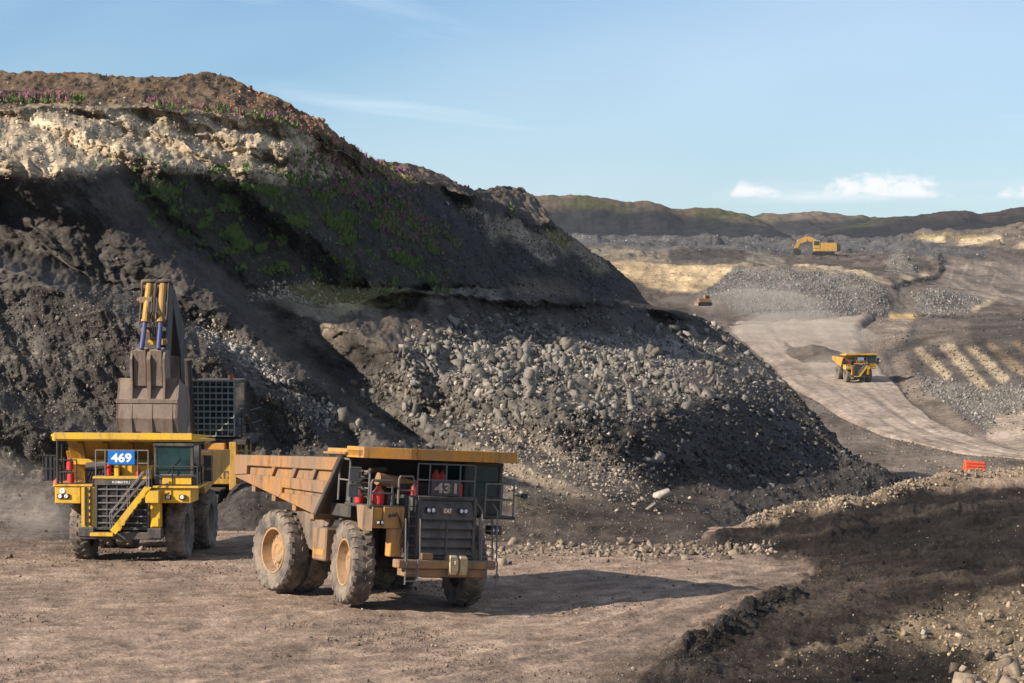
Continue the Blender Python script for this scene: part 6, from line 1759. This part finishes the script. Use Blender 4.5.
    for i in range(10): gd.tube([(x0, 1.68, z0 + (z1 - z0) * i / 9), (x1, 1.68, z0 + (z1 - z0) * i / 9)], 0.034, 5)
    gd.build('cab_guard', MT['guard'], cab)
    be = MB(); be.lathe([(z1, 0.09), (z1 + 0.28, 0.06), (z1 + 0.30, 0.001)], 10, x1 - 0.25, 1.0, 0, 'z'); be.build('beacon', MT['plastic'], cab)
    ya = L(189, 418, 1.72); yb_ = L(192, 434, 1.72)
    k = MB(); k.box(ya[0] - 0.1, ya[0] + 0.12, 1.5, 1.75, yb_[2], ya[2]); k.build('handle_plate', MT['yellow'], cab, 0.02)
    # walkway and railing on the far side of the cab
    wx = L(253, 440, 1.0)[0]
    k = MB(); k.box(x1 + 0.06, wx, -1.2, 1.6, z0 - 0.12, z0 - 0.02)
    k.rail([(x1 + 0.3, 1.5), (x1 + 0.75, 1.5), (wx - 0.05, 1.5), (wx - 0.05, 0.3), (wx - 0.05, -1.1)], z0 - 0.02, z0 + 1.15, 0.03, 1)
    k.bar((x1 + 0.35, 1.4, z0 - 1.5), (x1 + 0.35, 1.4, z0 - 0.1), 0.12); k.bar((wx - 0.1, 1.4, z0 - 1.5), (wx - 0.1, 1.4, z0 - 0.1), 0.1)
    k.build('walkway', MT['black'], T)
    # boom, arm, bucket; the boom rises toward the viewer, the arm hangs from its tip
    tip = L(166, 296, 6.0); foot = L(177, 470, 1.0)
    mid = L(173, 345, 3.0)
    bm_ = MB()
    def seg(a_, b_, wa, ha, wb, hb):
        A_ = Vector(a_); B_ = Vector(b_); d = (B_ - A_).normalized(); r = Vector((1, 0, 0)); u = r.cross(d).normalized()
        vs = []
        for p, w, h in ((A_, wa, ha), (B_, wb, hb)):
            for sx, su in ((-1, -1), (1, -1), (1, 1), (-1, 1)): vs.append(tuple(p + r * sx * w / 2 + u * su * h / 2))
        bm_.add(vs, [(3, 2, 1, 0), (4, 5, 6, 7), (0, 1, 5, 4), (1, 2, 6, 5), (2, 3, 7, 6), (3, 0, 4, 7)])
    seg(foot, mid, 0.95, 1.0, 0.95, 1.5); seg(mid, tip, 0.95, 1.5, 0.7, 0.7)
    boom = bm_.build('boom', MT['darker'], T, 0.04)  # dark steel; the boom's shade is put into its colour
    for sx in (-1, 1):
        k = MB(); k.tube([(foot[0] + sx * 0.9, 1.6, 1.6), (mid[0] + sx * 0.8, 3.6, mid[2] - 0.6)], 0.17, 12); k.build('boom_cylinder', MT['dark'], boom)
    bm_ = MB()
    top = L(160, 290, 6.8); ap = L(154, 372, 7.4)
    seg((top[0], top[1] - 0.5, top[2] + 0.2), (ap[0], ap[1] - 0.5, ap[2]), 0.85, 0.9, 0.95, 1.1)
    arm = bm_.build('arm', MT['dark'], T, 0.04)
    for x_t, x_b in ((149.5, 141.5), (163, 158.5)):
        t_ = L(x_t, 284, 7.6); j = L((x_t * 0.45 + x_b * 0.55) + 0.3, 320, 8.1); b_2 = L(x_b, 349, 8.5)
        k = MB(); k.tube([t_, j], 0.155, 12); k.tube([j, tuple(Vector(j) * 0.92 + Vector(b_2) * 0.08)], 0.19, 12); cy = k.build('bucket_cylinder', MT['bodyy'], arm, smooth=False)
        k = MB(); k.tube([j, b_2], 0.105, 10); k.build('sleeve', MT['blue'], cy)
        k = MB(); k.tube([(t_[0] - 0.28, t_[1] + 0.1, t_[2] + 0.05), (t_[0] - 0.30, j[1] + 0.1, j[2] - 0.2)], 0.045, 6); k.tube([(t_[0] + 0.28, t_[1] + 0.1, t_[2] + 0.05), (t_[0] + 0.28, j[1] + 0.1, j[2])], 0.035, 6)
        k.tube([(t_[0] - 0.28, t_[1] + 0.1, t_[2] + 0.05), (t_[0] + 0.3, t_[1] - 0.1, t_[2] + 0.12)], 0.09, 8); k.build('hydraulic_hose', MT['dark'], cy)
    for q, (xp, yp) in enumerate(((146, 300), (153, 316), (150, 330), (157, 342))):
        c_ = L(xp, yp, 7.95)
        k = MB(); k.box(c_[0] - 0.30, c_[0] + 0.28, 7.3, 7.98, c_[2] - 0.13, c_[2] + 0.13); k.tube([(c_[0] - 0.42, 7.8, c_[2]), (c_[0] + 0.42, 7.8, c_[2])], 0.09, 8); k.build('bracket', MT['bodyy' if q % 2 else 'tan'], arm, 0.02)
    hz_ = MB()
    for q in range(4):
        p0 = L(150 + q * 2.2, 286, 7.5); p1 = L(149 + q * 2.5, 312, 8.3); p2 = L(151 + q * 2, 340, 8.0)
        hz_.tube([p0, p1, p2], 0.035, 5)
    hz_.build('hydraulic_hose', MT['black'], arm)
    for xp in (146.5, 163.5):
        c_ = L(xp, 285, 7.3); k = MB(); k.tube([(c_[0] - 0.2, 7.3, c_[2]), (c_[0] + 0.2, 7.3, c_[2])], 0.24, 14); k.build('pin', MT['tan'], arm)
    # bucket hung below, its back toward the viewer
    xl, _, zb = L(117.5, 434, 8.4); xr, _, zt = L(178, 379, 8.4)
    prof = [(7.3, zb + 2.1), (8.1, zt + 0.02), (8.5, zb + 1.35), (8.62, zb + 0.7), (8.45, zb + 0.1), (7.9, zb - 0.25), (7.0, zb - 0.3)]
    inn = [(f - 0.14, z - 0.02 if i < 2 else z + 0.06) for i, (f, z) in enumerate(prof)]
    bk = MB()
    nP = len(prof)
    xs = [xl, xr]
    vs = [(x, f, z) for x in xs for f, z in prof] + [(x, f, z) for x in xs for f, z in inn]
    fs = []
    for i in range(nP - 1):
        fs += [(i, i + 1, nP + i + 1, nP + i), (2 * nP + i, 3 * nP + i, 3 * nP + i + 1, 2 * nP + i + 1)]
    fs += [(nP - 1, 2 * nP - 1, 4 * nP - 1, 3 * nP - 1), (0, 2 * nP, 3 * nP, nP)]
    bk.add(vs, fs)
    for x in (xl, xr - 0.1):
        bk.prism(prof + [(6.3, zb + 0.3), (6.0, zb + 1.3), (6.5, zb + 2.0)], x, x + 0.1)
    bucket = bk.build('bucket', MT['bucket'], T, 0.02)
    for q in range(3):
        k = MB(); x = xl + (xr - xl) * (q + 0.2) / 3.0; k.prism([(8.52, zb + 1.3), (8.655, zb + 0.68), (8.52, zb + 0.06), (8.44, zb + 0.1), (8.58, zb + 0.7), (8.46, zb + 1.3)], x, x + 0.5); k.build('wear_plate', MT['bucket'], bucket)
    for xa, xb in ((134.5, 147), (151, 163)):
        A1 = L(xa, 384, 8.3); A2_ = L(xb, 350, 8.3)
        k = MB(); k.prism([(7.2, A1[2] - 0.1), (8.38, A1[2] - 0.1), (8.50, A2_[2]), (7.9, A2_[2] + 0.1)], A1[0], A2_[0]); k.build('linkage', MT['bucket'], bucket, 0.03)
    for xp in (132, 148.5, 150.2, 164.5):
        A1 = L(xp, 398, 8.45); A2_ = L(xp, 352, 8.45)
        k = MB(); k.prism([(7.3, A1[2]), (8.56, A1[2] - 0.1), (8.52, A1[2] + 0.7), (8.62, A2_[2] - 0.3), (8.4, A2_[2] + 0.05), (7.8, A2_[2] + 0.05)], A1[0] - 0.05, A1[0] + 0.05); k.build('ear', MT['bucket'], bucket, 0.01)
    k = MB(); k.box(xl - 0.02, xr + 0.02, 8.30, 8.56, zb + 1.32, zb + 1.52); k.build('band', MT['bucket'], bucket, 0.02)
    return T
excavator_near()

# ------------------------------------------------------------------ machines in the distance
def excavator_far():
    b = on_sheet(FP, FPX, FPY, 823, 256.0)
    T = empty('excavator', (b[0], b[1], b[2] - 0.1), (0, 0, 0), 1.12)
    tag(T, 'small distant yellow excavator seen from the side on the far bench below the hills', 'excavator', 'excavators in the pit')
    # own axes here: x along the machine, boom to the left
    for f in (-1.6, 1.6):
        k = MB(); k.add([(x, f + s, z) for s in (-0.4, 0.4) for x, z in ((-3.0, 0.6), (-2.6, 0), (3.2, 0), (3.6, 0.6), (3.2, 1.2), (-2.6, 1.2))], [(0, 1, 2, 3, 4, 5), (11, 10, 9, 8, 7, 6)] + [(i, (i + 1) % 6, (i + 1) % 6 + 6, i + 6) for i in range(6)]); k.build('track', MT['darker'], T)
    k = MB(); k.box(-2.6, 4.2, -1.7, 1.7, 1.4, 3.9); hs = k.build('house', MT['faryellow'], T, 0.1)
    k = MB(); k.box(4.21, 5.2, -1.6, 1.6, 1.3, 3.6); k.build('counterweight', MT['dark'], hs, 0.15)
    k = MB(); k.box(1.4, 3.2, -1.2, 1.2, 3.91, 4.9); k.build('engine_hood', MT['dark'], hs, 0.05)
    k = MB(); k.box(-2.9, -0.9, 0.4, 1.8, 2.2, 4.6); cb = k.build('cab', MT['faryellow'], T, 0.06)
    k = MB(); k.box(-2.7, -1.1, 1.81, 1.83, 3.2, 4.4); k.build('window', MT['glass'], cb)
    bo = MB()
    pts = [(-1.4, 2.8), (-2.8, 4.7), (-4.6, 5.2), (-6.7, 4.3)]
    for a, c in zip(pts[:-1], pts[1:]): bo.bar((a[0], 0, a[1]), (c[0], 0, c[1]), 0.9, 1.35)
    bo.build('boom', MT['faryellow'], T, 0.03)
    ar = MB(); ar.bar((-6.7, 0, 4.8), (-8.2, 0, 1.9), 0.7, 1.0); ar.build('arm', MT['bodyy'], T, 0.03)
    bk = MB(); bk.add([(x, f, z) for f in (-0.9, 0.9) for x, z in ((-8.9, 2.2), (-7.8, 2.4), (-6.5, 1.6), (-6.3, 0.6), (-7.2, 0.1), (-8.6, 0.6))], [(0, 1, 2, 3, 4, 5), (11, 10, 9, 8, 7, 6)] + [(i, (i + 1) % 6, (i + 1) % 6 + 6, i + 6) for i in range(6)]); bk.build('bucket', MT['dark'], T, 0.05)
excavator_far()

def pickup():
    b = on_sheet(FP, FPX, FPY, 850, 255.6)
    T = empty('pickup', (b[0], b[1], b[2] + 0.5), (0, 0, math.radians(80)), 1.0)
    tag(T, 'small dark vehicle standing on the far bench right of the distant excavator', 'vehicle')
    k = MB(); k.prism([(-2.6, 0.5), (2.6, 0.5), (2.7, 1.1), (1.3, 1.25), (-2.6, 1.25)], -0.95, 0.95); bd = k.build('body', MT['carpaint'], T, 0.06)
    k = MB(); k.prism([(-0.9, 1.26), (1.2, 1.26), (0.5, 2.0), (-0.7, 2.0)], -0.85, 0.85); cb = k.build('cab', MT['carpaint'], T, 0.06)
    k = MB(); k.prism([(-0.6, 1.38), (0.85, 1.38), (0.4, 1.88), (-0.5, 1.88)], -0.87, 0.87); k.build('window', MT['glass'], cb)
    for f in (-1.7, 1.7):
        for sx in (-0.85, 0.85):
            k = MB(); k.lathe([(-0.14, 0.001), (-0.14, 0.42), (0.14, 0.42), (0.14, 0.001)], 18, sx, f, 0.42); k.build('wheel', MT['tyre'], T)
pickup()

def bulldozer():
    T = empty('bulldozer', tuple(at(704.5, 303, 700)), (0, 0, math.radians(-75)), 0.82)
    T.location.z -= 0.6
    tag(T, 'tiny tan yellow bulldozer half hidden beside the sand bank above the haul road', 'bulldozer')
    k = MB(); k.box(-0.8, 0.8, -1.6, 1.7, 0.8, 1.6); k.box(-0.6, 0.6, 0.2, 1.8, 1.6, 2.0); k.build('body', MT['tan'], T, 0.06)
    for sx in (-1, 1):
        k = MB(); k.prism([(-1.8, 0.5), (-1.4, 0), (1.5, 0), (1.9, 0.5), (1.4, 1.0), (-1.4, 1.0)], sx * 0.85, sx * 1.35); k.build('track', MT['darker'], T, 0.03)
    k = MB(); k.box(-0.7, 0.7, -1.2, 0.1, 1.61, 2.8); cb = k.build('cab', MT['tan'], T, 0.05)
    k = MB(); k.box(-0.72, 0.72, -1.0, -0.1, 1.95, 2.6); k.build('window', MT['glass'], cb)
    k = MB(); k.prism([(2.2, 0.1), (2.35, 0.1), (2.2, 0.6), (2.35, 1.2), (2.2, 1.2), (2.05, 0.6)], -1.6, 1.6); k.build('blade', MT['tan'], T)
    k = MB(); k.bar((-1.2, -0.5, 0.5), (-1.2, 2.2, 0.5), 0.15); k.bar((1.2, -0.5, 0.5), (1.2, 2.2, 0.5), 0.15); k.build('push_arm', MT['tan'], T)
bulldozer()

# orange plastic barrier sitting behind the berm
def barrier():
    d = 154.6
    T = empty('barrier', tuple(at(974, 473.5, d)), (0, math.radians(3), math.radians(6)), 1.0)
    tag(T, 'bright orange plastic road barrier standing behind the stony berm at right', 'barrier')
    k = MB(); w = 0.48; z1 = 0.60
    k.plate([(-w, 0.16, z1), (w, 0.16, z1 - 0.03), (w, -0.16, z1 - 0.03), (-w, -0.16, z1)], [(-w - 0.01, 0.26, 0), (w + 0.03, 0.26, 0), (w + 0.03, -0.26, 0), (-w - 0.01, -0.26, 0)])
    b = k.build('shell', MT['plastic'], T, 0.03)
    for z in (0.16, 0.32, 0.46):
        r = MB(); y = 0.26 - z / 0.6 * 0.10; r.box(-w + 0.04, w - 0.06, y - 0.02, y + 0.022, z, z + 0.05); r.build('rib', MT['plastic'], b, 0.008)
    r = MB(); r.lathe([(z1 - 0.02, 0.05), (z1 + 0.03, 0.05), (z1 + 0.03, 0.001)], 10, -0.2, 0, 0, 'z'); r.build('cap', MT['plastic'], b)
barrier()
# ------------------------------------------------------------------ air: thin haze, and dust raised by the machines
def volume_mat(name, col, dens, aniso=0.2):
    m = bpy.data.materials.new(name); m.use_nodes = True
    t = m.node_tree; t.nodes.clear()
    o = t.nodes.new('ShaderNodeOutputMaterial'); v = t.nodes.new('ShaderNodeVolumePrincipled')
    v.inputs['Color'].default_value = (*col, 1); v.inputs['Density'].default_value = dens; v.inputs['Anisotropy'].default_value = aniso
    t.links.new(v.outputs[0], o.inputs['Volume'])
    return m
hz = MB(); hz.v = [(x, y, z) for x in (-2200, 2200) for y in (-60, 3400) for z in (-110, 44)]
hz.f = [(0, 1, 3, 2), (4, 6, 7, 5), (0, 4, 5, 1), (2, 3, 7, 6), (0, 2, 6, 4), (1, 5, 7, 3)]
hzo = hz.build('haze', volume_mat('haze_air', (0.80, 0.88, 1.0), 0.000025, 0.0)); tag(hzo, 'thin pale haze over the whole pit', 'haze', kind='stuff')
def dust(px, py, d, rx, ry, rz, dens, label):
    k = bmesh.new(); bmesh.ops.create_icosphere(k, subdivisions=4, radius=1.0)
    for v in k.verts:
        n = 1 + 0.28 * float(perlin(np.array([[v.co.x * 1.6 + px, v.co.y * 1.6, v.co.z * 1.6]]))[0])
        v.co = Vector((v.co.x * rx, v.co.y * ry, v.co.z * rz)) * n
    me = bpy.data.meshes.new('dust'); k.to_mesh(me); k.free()
    me.materials.append(volume_mat('dust_air', (0.92, 0.80, 0.68), dens, 0.1))
    o = link('dust', me); o.location = at(px, py, d)
    return tag(o, label, 'dust', kind='stuff')
dust(752, 318, 735, 20, 26, 7.5, 0.013, 'pale dust hanging over the far end of the haul road')
dust(800, 342, 665, 17, 34, 6.0, 0.013, 'pale dust trailing behind the far dump truck')
dust(832, 372, 612, 6, 14, 3.2, 0.022, 'pale dust at the wheels of the far dump truck')
dust(20, 505, 137.5, 2.6, 2.6, 2.1, 0.028, 'brown dust beside the yellow dump truck')
dust(45, 525, 135.5, 1.6, 2.0, 1.1, 0.035, 'brown dust at the wheel of the yellow dump truck')
